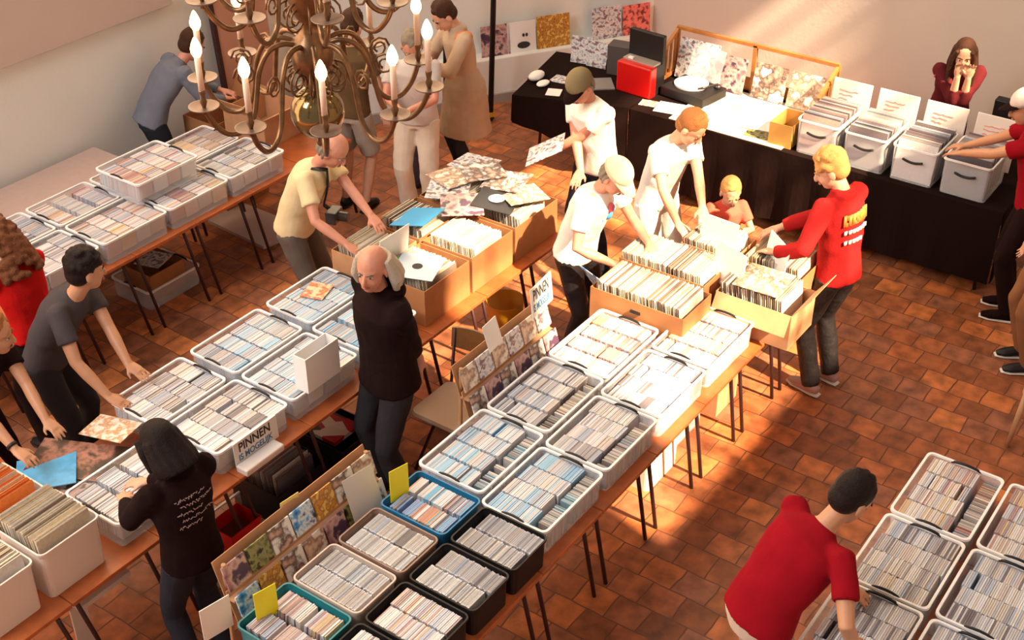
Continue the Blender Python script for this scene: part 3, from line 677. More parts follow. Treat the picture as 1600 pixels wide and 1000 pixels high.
# signs
def sign(x, y, z, wd, hg, tilt, rz, label, l1, l2):
    t = thing('sign', label, 'sign', (x, y, z), rz)
    s = MB(); s.box((0, 0, hg/2), (wd, .005, hg)); o = s.build('board', M_paper, t)
    R = Matrix.Rotation(PI/2, 4, 'X')
    text_mesh(l1, hg*.52, 'lettering', M_txt, t, Matrix.Translation((-wd*.03, -.004, hg*.70)) @ R, sx=wd*.80/(hg*.52*3.9))
    text_mesh(l2, hg*.36, 'lettering', M_blueink, t, Matrix.Translation((-wd*.03, -.004, hg*.28)) @ R, sx=wd*.88/(hg*.36*6.2))
    t.rotation_euler = (tilt, 0, rz); return t
sign(3.87, 4.512, TZ+.02, .34, .155, -.03, 0, 'white sign with black and blue words on the side of a clear tub', 'PINNEN', 'IS MOGELIJK')
sign(5.55, 3.70, 1.15, .26, .20, -.1, .1, 'white sign with blue words sticking up above the cover display', 'PINNEN', 'IS MOGELIJK')
s = MB(); s.box((0, 0, .1), (.15, .004, .17)); o = s.build('price_card', M_paper); o.location = (5.10, 3.72, 1.10); o.rotation_euler = (-.3, 0, .1); tag(o, 'blank white card above the cover display beside the chair', 'card')
s = MB(); s.box((3.84, 4.46, .77), (.30, .09, .045)); tag(s.build('cash_box', M_wplastic, bevel=.01), 'white flat box sticking out at table edge under the sign', 'box')
# white panel and carton at the clear tub
t = carton(4.30, 4.58, 4.50, 4.60, TZ+.17, .24, 'tall white carton standing on the clear tubs left of the person in black hoodie', m=M_rim, name='white_carton', hole=False)
# yellow cards
for i, (x, y, z, hg, m, rz, lb) in enumerate(((3.92, 3.50, .90, .21, M_yellow, -.25, 'bright yellow card standing in the blue tray'), (2.90, 3.47, .90, .19, M_yellow, -.25, 'bright yellow card standing in the teal tray'), (3.42, 3.80, .98, .13, M_yellow2, -.1, 'pale yellow card above the cardboard cover display'))):
    s = MB(); s.box((0, 0, hg/2), (.12, .003, hg)); o = s.build('price_card', m); o.location = (x, y, z); o.rotation_euler = (0, 0, rz); tag(o, lb, 'card', 'yellow cards')
s = MB(); s.box((0, 0, .1), (.16, .004, .2)); o = s.build('price_card', M_paper); o.location = (2.72, 3.62, .86); o.rotation_euler = (0, 0, -.2); tag(o, 'plain white card at the bottom edge beside the teal tray', 'card')
s = MB(); s.box((0, 0, .1), (.20, .003, .26)); o = s.build('clear_sleeve', mat('clear film', (.75, .72, .68), .2, alpha=.55)); o.location = (3.78, 3.60, .86); o.rotation_euler = (-.35, 0, -.15); tag(o, 'empty clear sleeve hanging at the right end of cardboard display', 'sleeve')

# ------------------------------------------------------------ chairs, stuff under tables
def chair(x, y, rz, label, seatm, backm):
    t = thing('folding_chair', label, 'chair', (x, y, 0), rz, 'chairs between the rows')
    s = MB(); s.loft([rrect(-.20, .20, -.20, .20, .44, .05), rrect(-.21, .21, -.21, .21, .455, .06), rrect(-.20, .20, -.20, .20, .475, .05)]); s.build('seat', seatm, t, smooth=False)
    s = MB(); K = 8
    rr = []
    for k in range(K+1):
        u = -1+2*k/K; rr.append([V((.235+.03*(1-u*u), u*.20, .72)), V((.25+.03*(1-u*u), u*.20, .72)), V((.265+.03*(1-u*u), u*.20, .88-.02*u*u)), V((.25+.03*(1-u*u), u*.20, .88-.02*u*u))])
    s.loft(rr); s.build('backrest', backm, t)
    for sy in (-.18, .18):
        s = MB(); s.tube([(.26, sy, .86), (.20, sy, .45), (-.20, sy, 0)], .011); s.build('leg', M_leg, t, smooth=True)
        s = MB(); s.tube([(-.17, sy*.9, .44), (.24, sy*.9, 0)], .011); s.build('leg', M_leg, t, smooth=True)
    return t
chair(5.16, 4.10, 0, 'folding chair with pale beige seat right of the person in black hoodie', M_seat, M_chairback)
s = MB(); s.lathe([(.11, 0), (.145, .26), (.15, .27), (.138, .265), (.10, .01)], 24, (6.62, 4.75, 0)); tag(s.build('bucket', mat('yellow plastic', (.65, .34, .02), .4), smooth=True), 'yellow bucket on the floor under the sunlit cardboard boxes', 'bucket')
t = tub(5.62, 6.02, 2.92, 3.32, .0, .36, 'tall white plastic tub on the floor in the sun under the middle row', 'tubs on the floor under the middle row', style='white', name='storage_tub')
t = tub(6.10, 6.50, 3.0, 3.38, .0, .34, 'clear tub with pink things on the floor under the middle row', 'tubs on the floor under the middle row', style='clear', name='storage_tub')
s = MB(); s.ell((6.3, 3.15, .15), (.13, .12, .10)); tag(s.build('pink_cloth', mat('pink cloth', (.55, .10, .10), .8), smooth=True), 'pinkish red cloth inside clear tub under the middle row', 'cloth')
carton(6.58, 6.88, 2.95, 3.35, 0, .36, 'open cardboard box on the sunny floor under the middle row', m=M_cardl, flaps=(('y-', 40, .15),))
t = tub(5.24, 5.78, 7.10, 7.55, 0, .17, 'clear tub on the floor under left wall tables, holding a cardboard box', None, name='storage_tub')
carton(5.34, 5.68, 7.18, 7.50, .02, .22, 'brown cardboard box sitting in the clear floor tub', m=M_card, hole=False)
lay(5.52, 7.34, .26, .22, .3, ART[2], 'grey cover on top of the cardboard box under the left tables', name='small_cover')
pl = [at(325, 348), at(372, 318), at(448, 348), at(445, 376), at(412, 390)]
s = MB(); s.prism([(p.x, p.y) for p in pl][::-1], .001, .03); tag(s.build('floor_board', mat('pale pink board', (.60, .46, .42), .6)), 'pale pinkish board lying on the floor under the left wall tables', 'board')
t = tub(3.50, 4.10, 4.45, 4.95, 0.0, .13, 'shallow clear tub on the floor below the payment sign', None, name='storage_tub')
fill_lps(3.52, 4.06, 4.47, 4.93, -.19, 'x', 'dark', None) if False else None
t = thing('basket', 'small red plastic basket on the tub below the payment sign', 'basket', (3.70, 4.60, .17))
s = MB(); walls(s, -.12, .12, -.10, .10, 0, .16, .006, .015); s.build('body', M_red, t)
s = MB(); s.box((0, 0, .05), (.2, .16, .06)); s.build('contents', mat('dark red paper', (.12, .02, .02), .8), t)
s = MB(); s.box((3.70, 4.60, .085), (.46, .36, .16)); tag(s.build('paper_stack', mat('grey paper stack', (.22, .19, .17), .7, var=.2, scale=80), bevel=.004), 'low grey stack of papers under the red basket', 'papers')
lay(3.58, 4.76, .185, .17, .4, M_paper, 'white card beside the red basket', name='white_card')
carton(4.05, 4.50, 4.60, 5.0, 0, .25, 'dark crate of records on the floor under the row left of man in black', m=M_black, name='floor_crate', hole=False)
fill_lps(4.08, 4.46, 4.62, 4.98, .0, 'y', 'dark', None, pitch=.02)
t = thing('crate', 'black floor crate with white and red papers left of the person in black hoodie', 'crate', (4.72, 4.72, 0))
s = MB(); walls(s, -.17, .17, -.2, .2, 0, .3, .006, .01); s.build('body', M_black, t)
s = MB(); s.box((0, .02, .28), (.24, .22, .03)); s.build('papers', art_mat('white red paper', [(.02, .01, .01), (.7, .66, .62), (.4, .02, .03), (.75, .7, .66)], 9, 'voronoi', 3), t)
s = MB(); s.box((2.86, 4.50, .42), (.30, .05, .05)); 
t = thing('white_shelf', 'white plastic shelf bracket low under the table behind black-haired woman', 'shelf', (2.72, 4.80, 0))
s = MB(); s.box((0.1, -.1, .45), (.34, .10, .03)); s.build('shelf_board', M_wplastic, t)
s = MB(); s.box((-.05, -.1, .22), (.10, .012, .44)); s.build('shelf_side', M_wplastic, t)
# chair at the right photo edge
t = thing('wooden_chair', 'wooden-legged chair with grey coat at the right photo edge', 'chair', (7.62, 1.02, 0))
s = MB(); s.loft([rrect(-.2, .2, -.2, .2, .43, .04), rrect(-.2, .2, -.2, .2, .47, .04)]); s.build('seat', mat('pink seat', (.5, .3, .28), .7), t)
for sx in (-1, 1):
    for sy in (-1, 1):
        s = MB(); s.tube([(sx*.17, sy*.17, .44), (sx*.20, sy*.2, 0)], [.022, .016]); s.build('leg', mat('pale wood', (.45, .25, .13), .5), t, smooth=True)
s = MB(); s.ell((0.02, 0, .62), (.16, .19, .22)); s.build('coat', mat('grey cloth', (.16, .15, .15), .9, bump=.4), t, smooth=True)
# cardboard cartons behind the chandelier at the end of the wall row
carton(6.72, 7.20, 7.22, 7.68, TZ, .26, 'open cardboard box at far end of the left wall row, behind the chandelier', 'boxes behind the chandelier', m=M_cardl, flaps=(('x-', 40, .18), ('y-', 60, .16)), hole=False)
carton(6.66, 7.22, 7.74, 8.12, .55, .30, 'second cardboard box beside the man in the blue-grey jacket', 'boxes behind the chandelier', m=M_card, flaps=(('x+', 30, .15),), hole=False)
s = MB(); s.box((6.94, 7.93, .27), (.5, .36, .54)); tag(s.build('cardboard_box', M_card), 'closed cardboard box carrying the second box by the blue-grey jacket man', 'box')
t = thing('leaning_panel', 'tall terracotta coloured panel leaning by the left wall behind the chandelier', 'panel', (7.62, 8.22, 0))
s = MB(); s.box((0, 0, .9), (.55, .03, 1.9)); o = s.build('board', mat('terracotta paint', (.50, .24, .15), .8), t); o.rotation_euler = (-.08, 0, -.1)
s = MB(); s.box((-.30, -.0, .9), (.035, .05, 1.92)); o = s.build('edge', M_leg, t); o.rotation_euler = (-.08, 0, -.1)
s = MB(); s.ell((8.05, 6.75, .22), (.16, .13, .24)); s.ell((8.05, 6.70, .40), (.11, .09, .14)); tag(s.build('rucksack', mat('dark violet cloth', (.05, .025, .04), .9, bump=.4), smooth=True), 'dark rucksack on the floor between the man in cream trousers and tan-coated man', 'bag')
s = MB(); s.ell((7.12, 4.62, TZ+.20), (.14, .18, .18)); s.ell((7.22, 4.50, TZ+.22), (.12, .14, .13)); tag(s.build('dark_jacket', mat('dark brown cloth', (.04, .02, .015), .9, bump=.5), smooth=True), 'dark brown jacket heaped at the far end of the sunlit boxes', 'jacket') if False else None
s = MB(); s.box((10.45, 2.33, .93), (.10, .34, .30)); tag(s.build('speaker_box', M_black, bevel=.01), 'black box behind the white lids, left of the red-shirted man', 'speaker')

# ------------------------------------------------------------ chandelier
ch = thing('chandelier', 'large brass chandelier with two tiers of lit candles', 'chandelier', (3.36, 3.30, 3.50))
s = MB(); s.lathe([(.0, -.24), (.02, -.235), (.012, -.22), (.0, -.21)], 16); 
s = MB(); s.ell((0, 0, -.12), (.105, .105, .105), nu=28, nv=18); s.build('sphere', mat('polished old glass', (.22, .15, .06), .12, .75), ch, smooth=True)
prof = [(.0, -.03), (.03, -.03), (.05, .0), (.035, .03), (.075, .06), (.085, .12), (.075, .17), (.04, .20), (.035, .24), (.055, .27), (.075, .33), (.09, .42), (.10, .52), (.085, .60), (.05, .66), (.035, .70), (.05, .74), (.03, .80), (.018, .9), (.018, 2.2), (0, 2.2)]
s = MB(); s.lathe(prof, 24); s.build('baluster', M_gold, ch, smooth=True)
s = MB(); s.lathe([(0, -.27), (.012, -.26), (.018, -.245), (.008, -.225), (0, -.22)], 12); s.build('finial', M_gold, ch, smooth=True)
for zz, rr, nn in ((.27, .11, 8), (.02, .12, 10), (.62, .10, 8)):
    s = MB()
    for q in range(nn):
        a_ = 2*PI*q/nn; dx, dy = math.cos(a_), math.sin(a_)
        s.tube([(dx*(rr-.04+.055*math.sin(k*.52)*(1-k/26)), dy*(rr-.04+.055*math.sin(k*.52)*(1-k/26)), zz+.06*math.cos(k*.52)*(1-k/26)) for k in range(18)], .0045, 6)
    s.build('scroll_ring', M_gold, ch, smooth=True)
def spline(p, n=5):
    out = []
    for i in range(len(p)-1):
        a, b_, c, d = p[max(i-1, 0)], p[i], p[i+1], p[min(i+2, len(p)-1)]
        for j in range(n):
            t = j/n
            out.append(tuple(.5*(2*b_[q]+(c[q]-a[q])*t+(2*a[q]-5*b_[q]+4*c[q]-d[q])*t*t+(3*b_[q]-a[q]-3*c[q]+d[q])*t**3) for q in (0, 1)))
    return out+[p[-1]]
def arm_set(n, a0, R, z0, pts, first=None):
    base = None
    for i in range(n):
        ang = a0+2*PI*i/n
        if base is None:
            arm = MB(); arm.tube([(r, 0, z) for r, z in spline(pts)], .0105, 8)
            a = arm.build('arm', M_gold, ch, smooth=True)
            s = MB(); r0 = R*.62
            s.tube([(r0+.045*(1-k/16*.75)*math.cos(k*.75), 0, pts[2][1]-.075+.045*(1-k/16*.75)*math.sin(k*.75)) for k in range(15)], .0045, 6)
            sc_ = s.build('scroll', M_gold, a, smooth=True)
            s = MB(); s.lathe([(0, -.012), (.03, -.010), (.055, -.002), (.058, .004), (.054, .003), (.03, -.003), (0, -.004)], 24, (R, 0, z0)); pn = s.build('drip_pan', M_pan, ch, smooth=True)
            s = MB(); s.lathe([(0, -.03), (.010, -.028), (.006, -.01), (.008, .0), (.014, .02), (.009, .035), (.013, .06), (.013, .065), (0, .065)], 14, (R, 0, z0)); cp = s.build('candle_cup', M_gold, ch, smooth=True)
            s = MB(); s.tube([(R, 0, z0+.06), (R, 0, z0+.195)], .0115, 14); cd = s.build('candle', M_candle, ch, smooth=True)
            s = MB(); s.lathe([(0, .190), (.012, .194), (.020, .210), (.021, .225), (.015, .245), (.006, .264), (0, .270)], 16, (R, 0, z0)); fl = s.build('bulb', M_flame, cd, smooth=True)
            base = [a, pn, cp, cd]; lst = base
        else:
            lst = [copy_tree(o, ch) for o in base]
        for o in lst: o.rotation_euler = (0, 0, ang)
camang = math.atan2(-3.30, -3.36)
z1 = -.0
arm_set(10, camang+math.radians(3), .44, z1, [(.03, .14), (.10, .175), (.17, .16), (.215, .09), (.235, .0), (.255, -.08), (.30, -.13), (.36, -.13), (.41, -.08), (.44, -.01)])
arm_set(9, camang+math.radians(9), .39, .39, [(.04, .40), (.10, .47), (.16, .46), (.20, .39), (.22, .31), (.26, .27), (.31, .27), (.36, .32), (.39, .38)])

# ------------------------------------------------------------ people
SKIN = {'light': mat('skin light', (.62, .33, .21), .5, var=.05, scale=30), 'tan': mat('skin tan', (.50, .24, .13), .5, var=.05, scale=30), 'pink': mat('skin pink', (.60, .26, .17), .5, var=.05, scale=30)}
PENDING = []; DBG = []
TEX = bpy.data.textures.new('folds', 'CLOUDS'); TEX.noise_scale = .13; TEX.noise_depth = 1
def soft(s, name, m, parent, vox, smooth=4, fold=0):
    o = s.build(name, m, parent, fixn=False)
    r = o.modifiers.new('r', 'REMESH'); r.mode = 'VOXEL'; r.voxel_size = vox; r.use_smooth_shade = True
    if smooth: q = o.modifiers.new('s', 'SMOOTH'); q.factor = .5; q.iterations = smooth
    if fold:
        d = o.modifiers.new('d', 'DISPLACE'); d.texture = TEX; d.strength = fold; d.mid_level = .5; d.texture_coords = 'LOCAL'
    PENDING.append(o); return o
def bake_pending():
    bpy.context.view_layer.update(); dg = bpy.context.evaluated_depsgraph_get(); res = []
    for o in PENDING:
        me = bpy.data.meshes.new_from_object(o.evaluated_get(dg)); me.polygons.foreach_set('use_smooth', [True]*len(me.polygons)); res.append((o, me))
    for o, me in res:
        nm = o.name; o.modifiers.clear(); o.data = me
    PENDING.clear()
def ik(a, t, l1, l2, pole):
    d = t-a; D = min(d.length, (l1+l2)*.995); dn = d.normalized(); t = a+dn*D
    k = (l1*l1-l2*l2+D*D)/(2*D); h = math.sqrt(max(l1*l1-k*k, 1e-6))
    p = pole-dn*pole.dot(dn); p = p.normalized() if p.length > 1e-4 else dn.orthogonal().normalized()
    return a+dn*k+p*h, t
def person(label, base, heading, H=1.75, lean=10, side=0, hands=None, head=(0, 20), top='tee', topm=None, legs='trousers', legm=None, hair='short', hairm=None,
           skin='light', shoem=None, cap=None, feet=((.0, -.10), (.0, .10)), back=.0, drop=0, curl=.5, build=1.0, extra=None, neck_f=.03, eo=.8):
    k = H/1.75; sk = SKIN[skin]
    h = math.radians(heading); F = V((math.cos(h), math.sin(h), 0)); R = V((math.sin(h), -math.cos(h), 0)); U = V((0, 0, 1))
    root = thing('person', label, 'person', (base[0], base[1], 0)); O = V((base[0], base[1], 0))
    def tilt(a, sd=0): a = math.radians(a); q = U*math.cos(a)+F*math.sin(a); sd = math.radians(sd); return (q*math.cos(sd)+R*math.sin(sd)).normalized()
    P = -F*back+U*(.93*k-drop)
    d1, d2, d3 = tilt(lean*.65, side*.6), tilt(lean, side), tilt(lean*1.25, side*1.2)
    Wst = P+d1*.15*k; Ch = Wst+d2*.21*k; Nb = Ch+d3*.16*k
    bl = build
    # head frame
    hy, hp = math.radians(heading+head[0]), math.radians(head[1])
    Hf0 = V((math.cos(hy), math.sin(hy), 0)); HR = V((math.sin(hy), -math.cos(hy), 0))
    HF = Hf0*math.cos(hp)-U*math.sin(hp); HU = HR.cross(HF)
    Hc = Nb+tilt(lean*.8+8, side)*(.085*k)+HU*.085*k+HF*neck_f*k
    HM = Matrix((HR, HF, HU)).transposed()
    hs = k**.5*1.07
    def hp_(x, y, z): return Hc+HM @ V((x, y, z))*hs
    hands = hands or (None, None)
    sh = [Nb-d3*.045*k+sgn*R*.165*k*bl for sgn in (1, -1)]   # right, left
    arms = []
    for i, sgn in enumerate((1, -1)):
        tg = hands[i]
        if tg is None: tg = sh[i]+R*sgn*.10*k-U*.52*k+F*.05
        elif isinstance(tg, tuple) and tg[0] == 'w': tg = V(tg[1:])-O
        else: tg = Nb+F*tg[0]*k+R*sgn*tg[1]*k+U*tg[2]*k
        e, wr = ik(sh[i], tg, .285*k, .255*k, (-U*.7+R*sgn*eo-F*.35))
        arms.append((sh[i], e, wr))
    lg = []
    for i, sgn in enumerate((1, -1)):
        hip = P+R*sgn*.085*k*bl-d1*.03; ft = F*feet[i][0]*k+R*sgn*abs(feet[i][1])*k+U*.085*k
        kn, an = ik(hip, ft, .43*k, .42*k, F*1.0+R*sgn*.15); lg.append((hip, kn, an, sgn))
    # --- skin
    s = MB()
    s.tube([Nb-d3*.06*k, Nb+d3*.02, Hc-HU*.06*k-HF*.01], [.060*k, .052*k, .052*k], 14)
    s.tube([P-U*.02, Wst, Ch, Nb-d3*.03, Nb+d3*.01], [.14*k*bl, .125*k*bl, .15*k*bl, .12*k, .05*k], 16, lat=R, flat=[.68, .68, .66, .62, .9])
    E3 = lambda c, r: s.ell(hp_(*c), (r[0]*hs, r[1]*hs, r[2]*hs), HM, 16, 12)
    E3((0, -.012, .028), (.075, .094, .092)); E3((0, .020, -.030), (.060, .070, .082)); E3((0, .040, -.078), (.040, .042, .034)); E3((0, .062, .022), (.050, .022, .012))
    E3((0, .060, -.038), (.048, .026, .03))
    s.tube([hp_(0, .082, .012), hp_(0, .103, -.018), hp_(0, .106, -.030), hp_(0, .086, -.036)], [.008*hs, .011*hs, .014*hs, .010*hs], 8)
    for sg in (1, -1): E3((sg*.078, -.008, -.012), (.009, .020, .030))
    for i, (a, e, wr) in enumerate(arms):
        m1 = (a+e)/2; m2 = e+(wr-e)*.35
        s.tube([a+(a-e)*.05, a+(e-a)*.15, m1, e, m2, wr], [.050*k, .050*k, .043*k, .036*k, .037*k, .025*k], 12)
        # hand
        fd = (wr-e).normalized(); sgn = (1, -1)[i]
        dn_ = (-U-fd*(-U).dot(fd)); pn = dn_.normalized() if dn_.length > .25 else (F-fd*F.dot(fd)).normalized()   # palm normal
        if hands[i] is not None and fd.z < -.5: fd = (fd+F*.9).normalized(); pn = (-U-fd*(-U).dot(fd)).normalized()
        sd = fd.cross(pn)*(1 if True else 1)
        if sd.dot(R)*sgn > 0: thumb = -sd
        else: thumb = sd
        pc = wr+fd*.045*k
        s.tube([wr-fd*.01, wr+fd*.02*k, wr+fd*.06*k, wr+fd*.092*k], [.026*k, .036*k, .042*k, .036*k], 12, lat=sd, flat=[.8, .5, .4, .36])
        for j, (off, ln) in enumerate(((.031, .070), (.0105, .080), (-.0105, .075), (-.031, .058))):
            b0 = wr+fd*.085*k+thumb*off*k; dd = (fd+thumb*off*3.5).normalized(); c1, c2 = curl*.5, curl*1.3
            p1 = b0+(dd*math.cos(c1*.6)+pn*math.sin(c1*.6))*ln*.45*k
            p2 = p1+(dd*math.cos(c2*.8)+pn*math.sin(c2*.8))*ln*.32*k
            p3 = p2+(dd*math.cos(c2*1.2)+pn*math.sin(c2*1.2))*ln*.25*k
            s.tube([b0-dd*.015, b0, p1, p2, p3], [.0085*k, .0085*k, .008*k, .0075*k, .006*k], 7)
        t0 = wr+fd*.025*k+thumb*.026*k; t1 = t0+(thumb*.75+fd*.75+pn*.25).normalized()*.038*k; t2 = t1+(thumb*.25+fd+pn*.3).normalized()*.032*k
        s.tube([t0-thumb*.012, t0, t1, t2], [.013*k, .012*k, .0095*k, .007*k], 8)
    for hip, kn, an, sgn in lg:
        s.tube([hip, hip+(kn-hip)*.5, kn, kn+(an-kn)*.35, an, an-U*.05*k], [.080*k, .070*k, .050*k, .052*k, .034*k, .034*k], 14)
        s.tube([an-U*.05*k-F*.03, an-U*.055*k+F*.12*k], [.03*k, .03*k], 8, flat=.7)
    soft(s, 'body', sk, root, .0062, 3)
    # --- face parts
    mw = mat('eye white', (.42, .36, .32), .4); mi = mat('eye iris', (.03, .02, .015), .2); ml = mat('lips', (.42, .12, .10), .5)
    hm = hairm or mat('hair brown', (.06, .028, .015), .6, bump=.6, bscale=200)
    for sg in (1, -1):
        s = MB(); s.ell(hp_(sg*.029, .0715, .002), (.0125*hs, .0105*hs, .0062*hs), HM, 10, 8); s.mi = 1; s.ell(hp_(sg*.029, .0795, .002), (.0060*hs, .0035*hs, .0060*hs), HM, 8, 6)
        s.build('eye', [mw, mi], root, smooth=True)
        s = MB(); s.tube([hp_(sg*.012, .088, .020), hp_(sg*.030, .086, .026), hp_(sg*.046, .074, .020)], [.0035*hs, .0045*hs, .003*hs], 6); s.build('eyebrow', hm, root, smooth=True)
    s = MB(); s.tube([hp_(-.022, .086, -.060), hp_(-.008, .093, -.057), hp_(0, .094, -.058), hp_(.008, .093, -.057), hp_(.022, .086, -.060)], [.003*hs, .0065*hs, .0065*hs, .0065*hs, .003*hs], 8); s.build('lips', ml, root, smooth=True)
    # --- hair
    rnd = random.Random(hash(label) % 1000 if False else len(label)*7)
    if hair:
        s = MB()
        E = lambda c, r: s.ell(hp_(*c), (r[0]*hs, r[1]*hs, r[2]*hs), HM, 16, 12)
        if hair != 'fringe': E((0, -.026, .042), (.083, .096, .092)); E((0, -.045, -.01), (.076, .068, .07))
        if hair == 'short':
            for q in range(26):
                a = rnd.uniform(0, 2*PI); ph = rnd.uniform(.25, 1.3); E((.062*math.cos(a)*math.cos(ph), -.02+.075*math.sin(a)*math.cos(ph), .05+.078*math.sin(ph)), (.020, .022, .016))
        if hair == 'tousled':
            for q in range(60):
                a = rnd.uniform(0, 2*PI); ph = rnd.uniform(-.1, 1.4); E((.078*math.cos(a)*math.cos(ph), -.02+.085*math.sin(a)*math.cos(ph) if math.sin(a)*math.cos(ph) < .7 else .05, .045+.088*math.sin(ph)), (.022, .022, .020))
        if hair in ('bob', 'long', 'grey_long'):
            dep = {'bob': -.13, 'long': -.30, 'grey_long': -.14}[hair]
            for j in range(9):
                a = PI+PI*j/8; x, y = .075*math.cos(a), -.02+.075*math.sin(a)
                s.tube([hp_(x, y, .05), hp_(x*1.12, y*1.05-.005, -.03), hp_(x*1.25, y*1.15-.01, -.09)]+([hp_(x*1.3, y*1.2-.02, dep)] if dep < -.1 else []), [.022*hs, .027*hs, .028*hs]+([.020*hs] if dep < -.1 else []), 8)
            if hair == 'bob':
                for sg in (1, -1): s.tube([hp_(sg*.06, .05, .07), hp_(sg*.082, .035, 0), hp_(sg*.085, .03, -.09)], [.02*hs, .02*hs, .018*hs], 8)
            if hair == 'long':
                for sg in (1, -1): s.tube([hp_(sg*.055, .055, .07), hp_(sg*.08, .04, 0), hp_(sg*.09, .05, -.12), hp_(sg*.09, .06, -.27)], [.018*hs, .022*hs, .026*hs, .016*hs], 8)
        if hair == 'curly_long':
            for q in range(170):
                t = rnd.random(); a = rnd.uniform(PI*.9, PI*2.1) if t > .3 else rnd.uniform(0, 2*PI)
                rr = .085+.05*t; z_ = .13-.36*t; rr = rr if t > .25 else .085*math.sqrt(max(.05, 1-((.25-t)*3.6)**2))
                E((rr*math.cos(a), -.03+rr*.9*math.sin(a), z_), (.026, .026, .024))
        if hair == 'fringe':
            for j in range(9):
                a = PI+PI*j/8+.0; x, y = .076*math.cos(a), -.02+.082*math.sin(a)
                s.tube([hp_(x, y, .045), hp_(x*1.02, y*1.0, -.02), hp_(x*.9, y*.9, -.06)], [.010*hs, .013*hs, .010*hs], 8)
        if hair == 'balding_long':
            pass
        soft(s, 'hair', hm, root, .0075, 2)
    if cap:
        s = MB(); rings = []
        for j in range(7):
            ph = j/6*PI/2*.98; rr = math.cos(ph)
            rings.append([hp_(.088*rr*math.cos(a), -.015+.106*rr*math.sin(a), .035+.098*math.sin(ph)) for a in [2*PI*i/24 for i in range(24)]])
        s.loft(rings); c_o = s.build('cap', cap[0], root, smooth=True)
        s = MB(); vis = []
        for j in range(9):
            a = PI*.12+PI*.76*j/8; vis.append((a,))
        top_ = [hp_(.086*math.cos(a[0]), -.015+.104*math.sin(a[0])*cap[2], .045) for a in vis]; out = [hp_(.075*math.cos(a[0]), (-.015+.104*math.sin(a[0])+.075*math.sin(a[0]))*cap[2], .030) for a in vis]
        s.loft([top_, out, [p-HU*.006 for p in out], [p-HU*.006 for p in top_]], closed=False, cap=False); s.build('visor', cap[1], c_o, smooth=True)
    # --- clothes
    if topm:
        s = MB(); g = .016
        hem = {'tee': -.04, 'jacket': -.06, 'coat': -.42, 'blouse': .0, 'hoodie': -.08, 'dress': -.05}[top]*k
        fl = {'coat': 1.42, 'tee': 1.06, 'jacket': 1.1, 'blouse': 1.1, 'hoodie': 1.08, 'dress': 1.1}[top]
        low = P+d1*hem if top != 'coat' else P+U*hem
        pts = [low, P+d1*.03*k, Wst, Ch-d2*.02, Ch+d3*.07*k, Nb-d3*.035*k, Nb-d3*.002*k, Nb+d3*(.03 if top in ('hoodie', 'jacket', 'coat') else .006)]
        rad = [(.150*bl*fl)*k+g, .148*k*bl*(fl*.5+.5)+g, .142*k*bl+g, .160*k*bl+g, .165*k*bl+g, .118*k+g, .070*k+g*.3, .066*k+g*.1]
        s.tube(pts, rad, 22, lat=R, flat=[1.0 if top == 'coat' else .76, .90 if top == 'coat' else .74, .74, .70, .66, .66, .85, .9])
        frac = {'tee': ('u', .62), 'dress': ('u', .55), 'blouse': ('f', .35), 'jacket': ('f', .93), 'coat': ('f', .90), 'hoodie': ('f', .96)}[top]
        thick = {'tee': 1.0, 'jacket': 1.12, 'coat': 1.18, 'blouse': 1.15, 'hoodie': 1.15, 'dress': 1.0}[top]
        for a, e, wr in arms:
            q0 = a+(a-e).normalized()*.02-d3*.0; s.ell(a-d3*.01, (.060*k*thick,)*3)
            s.tube([Nb-d3*.08*k+(a-Nb)*.35, a, a+(e-a)*.3], [.060*k, .062*k*thick, .060*k*thick], 14)
            if frac[0] == 'u': s.tube([q0, a+(e-a)*.3, a+(e-a)*frac[1]], [.058*k, .060*k, .063*k], 14)
            else:
                s.tube([q0, a+(e-a)*.5, e], [.060*k*thick, .055*k*thick, .049*k*thick], 14); s.ell(e, (.049*k*thick,)*3)
                s.tube([e, e+(wr-e)*.5, e+(wr-e)*frac[1]], [.049*k*thick, .047*k*thick, .038*k*thick], 14)
        if top in ('hoodie', 'jacket', 'coat'):
            s.tube([Nb-F*.02-d3*.03, Nb-F*.045+d3*.03], [.10*k, .085*k], 16, lat=R, flat=.62)
        if top == 'hoodie': s.ell(Nb-F*.085*k+d3*.0, (.10*k, .06*k, .06*k), Matrix((R, F, U)).transposed())
        soft(s, {'tee': 't_shirt', 'jacket': 'jacket', 'coat': 'coat', 'blouse': 'blouse', 'hoodie': 'hoodie', 'dress': 'dress'}[top], topm, root, .0105, 4, .020 if top != 'tee' else .014)
    if legm:
        s = MB(); g = .012
        s.tube([P-U*.09*k, P-U*.02*k, P+d1*.07*k], [.150*k*bl, .152*k*bl, .134*k*bl], 18, lat=R, flat=.74)
        for hip, kn, an, sgn in lg:
            if legs == 'trousers': s.tube([hip, hip+(kn-hip)*.4, kn, kn+(an-kn)*.5, an-U*.015*k], [.098*k, .088*k, .068*k, .066*k, .060*k], 14)
            elif legs == 'wide': s.tube([hip, hip+(kn-hip)*.4, kn, kn+(an-kn)*.5, an-U*.02*k], [.105*k, .098*k, .085*k, .080*k, .078*k], 14)
            elif legs == 'slim': s.tube([hip, hip+(kn-hip)*.4, kn, kn+(an-kn)*.5, an-U*.01*k], [.095*k, .080*k, .060*k, .055*k, .046*k], 14)
            else: s.tube([hip, hip+(kn-hip)*.4, hip+(kn-hip)*.92], [.100*k, .094*k, .088*k], 14)
        soft(s, 'shorts' if legs == 'shorts' else 'trousers', legm, root, .0105, 3, .016)
    sm_ = shoem or M_black
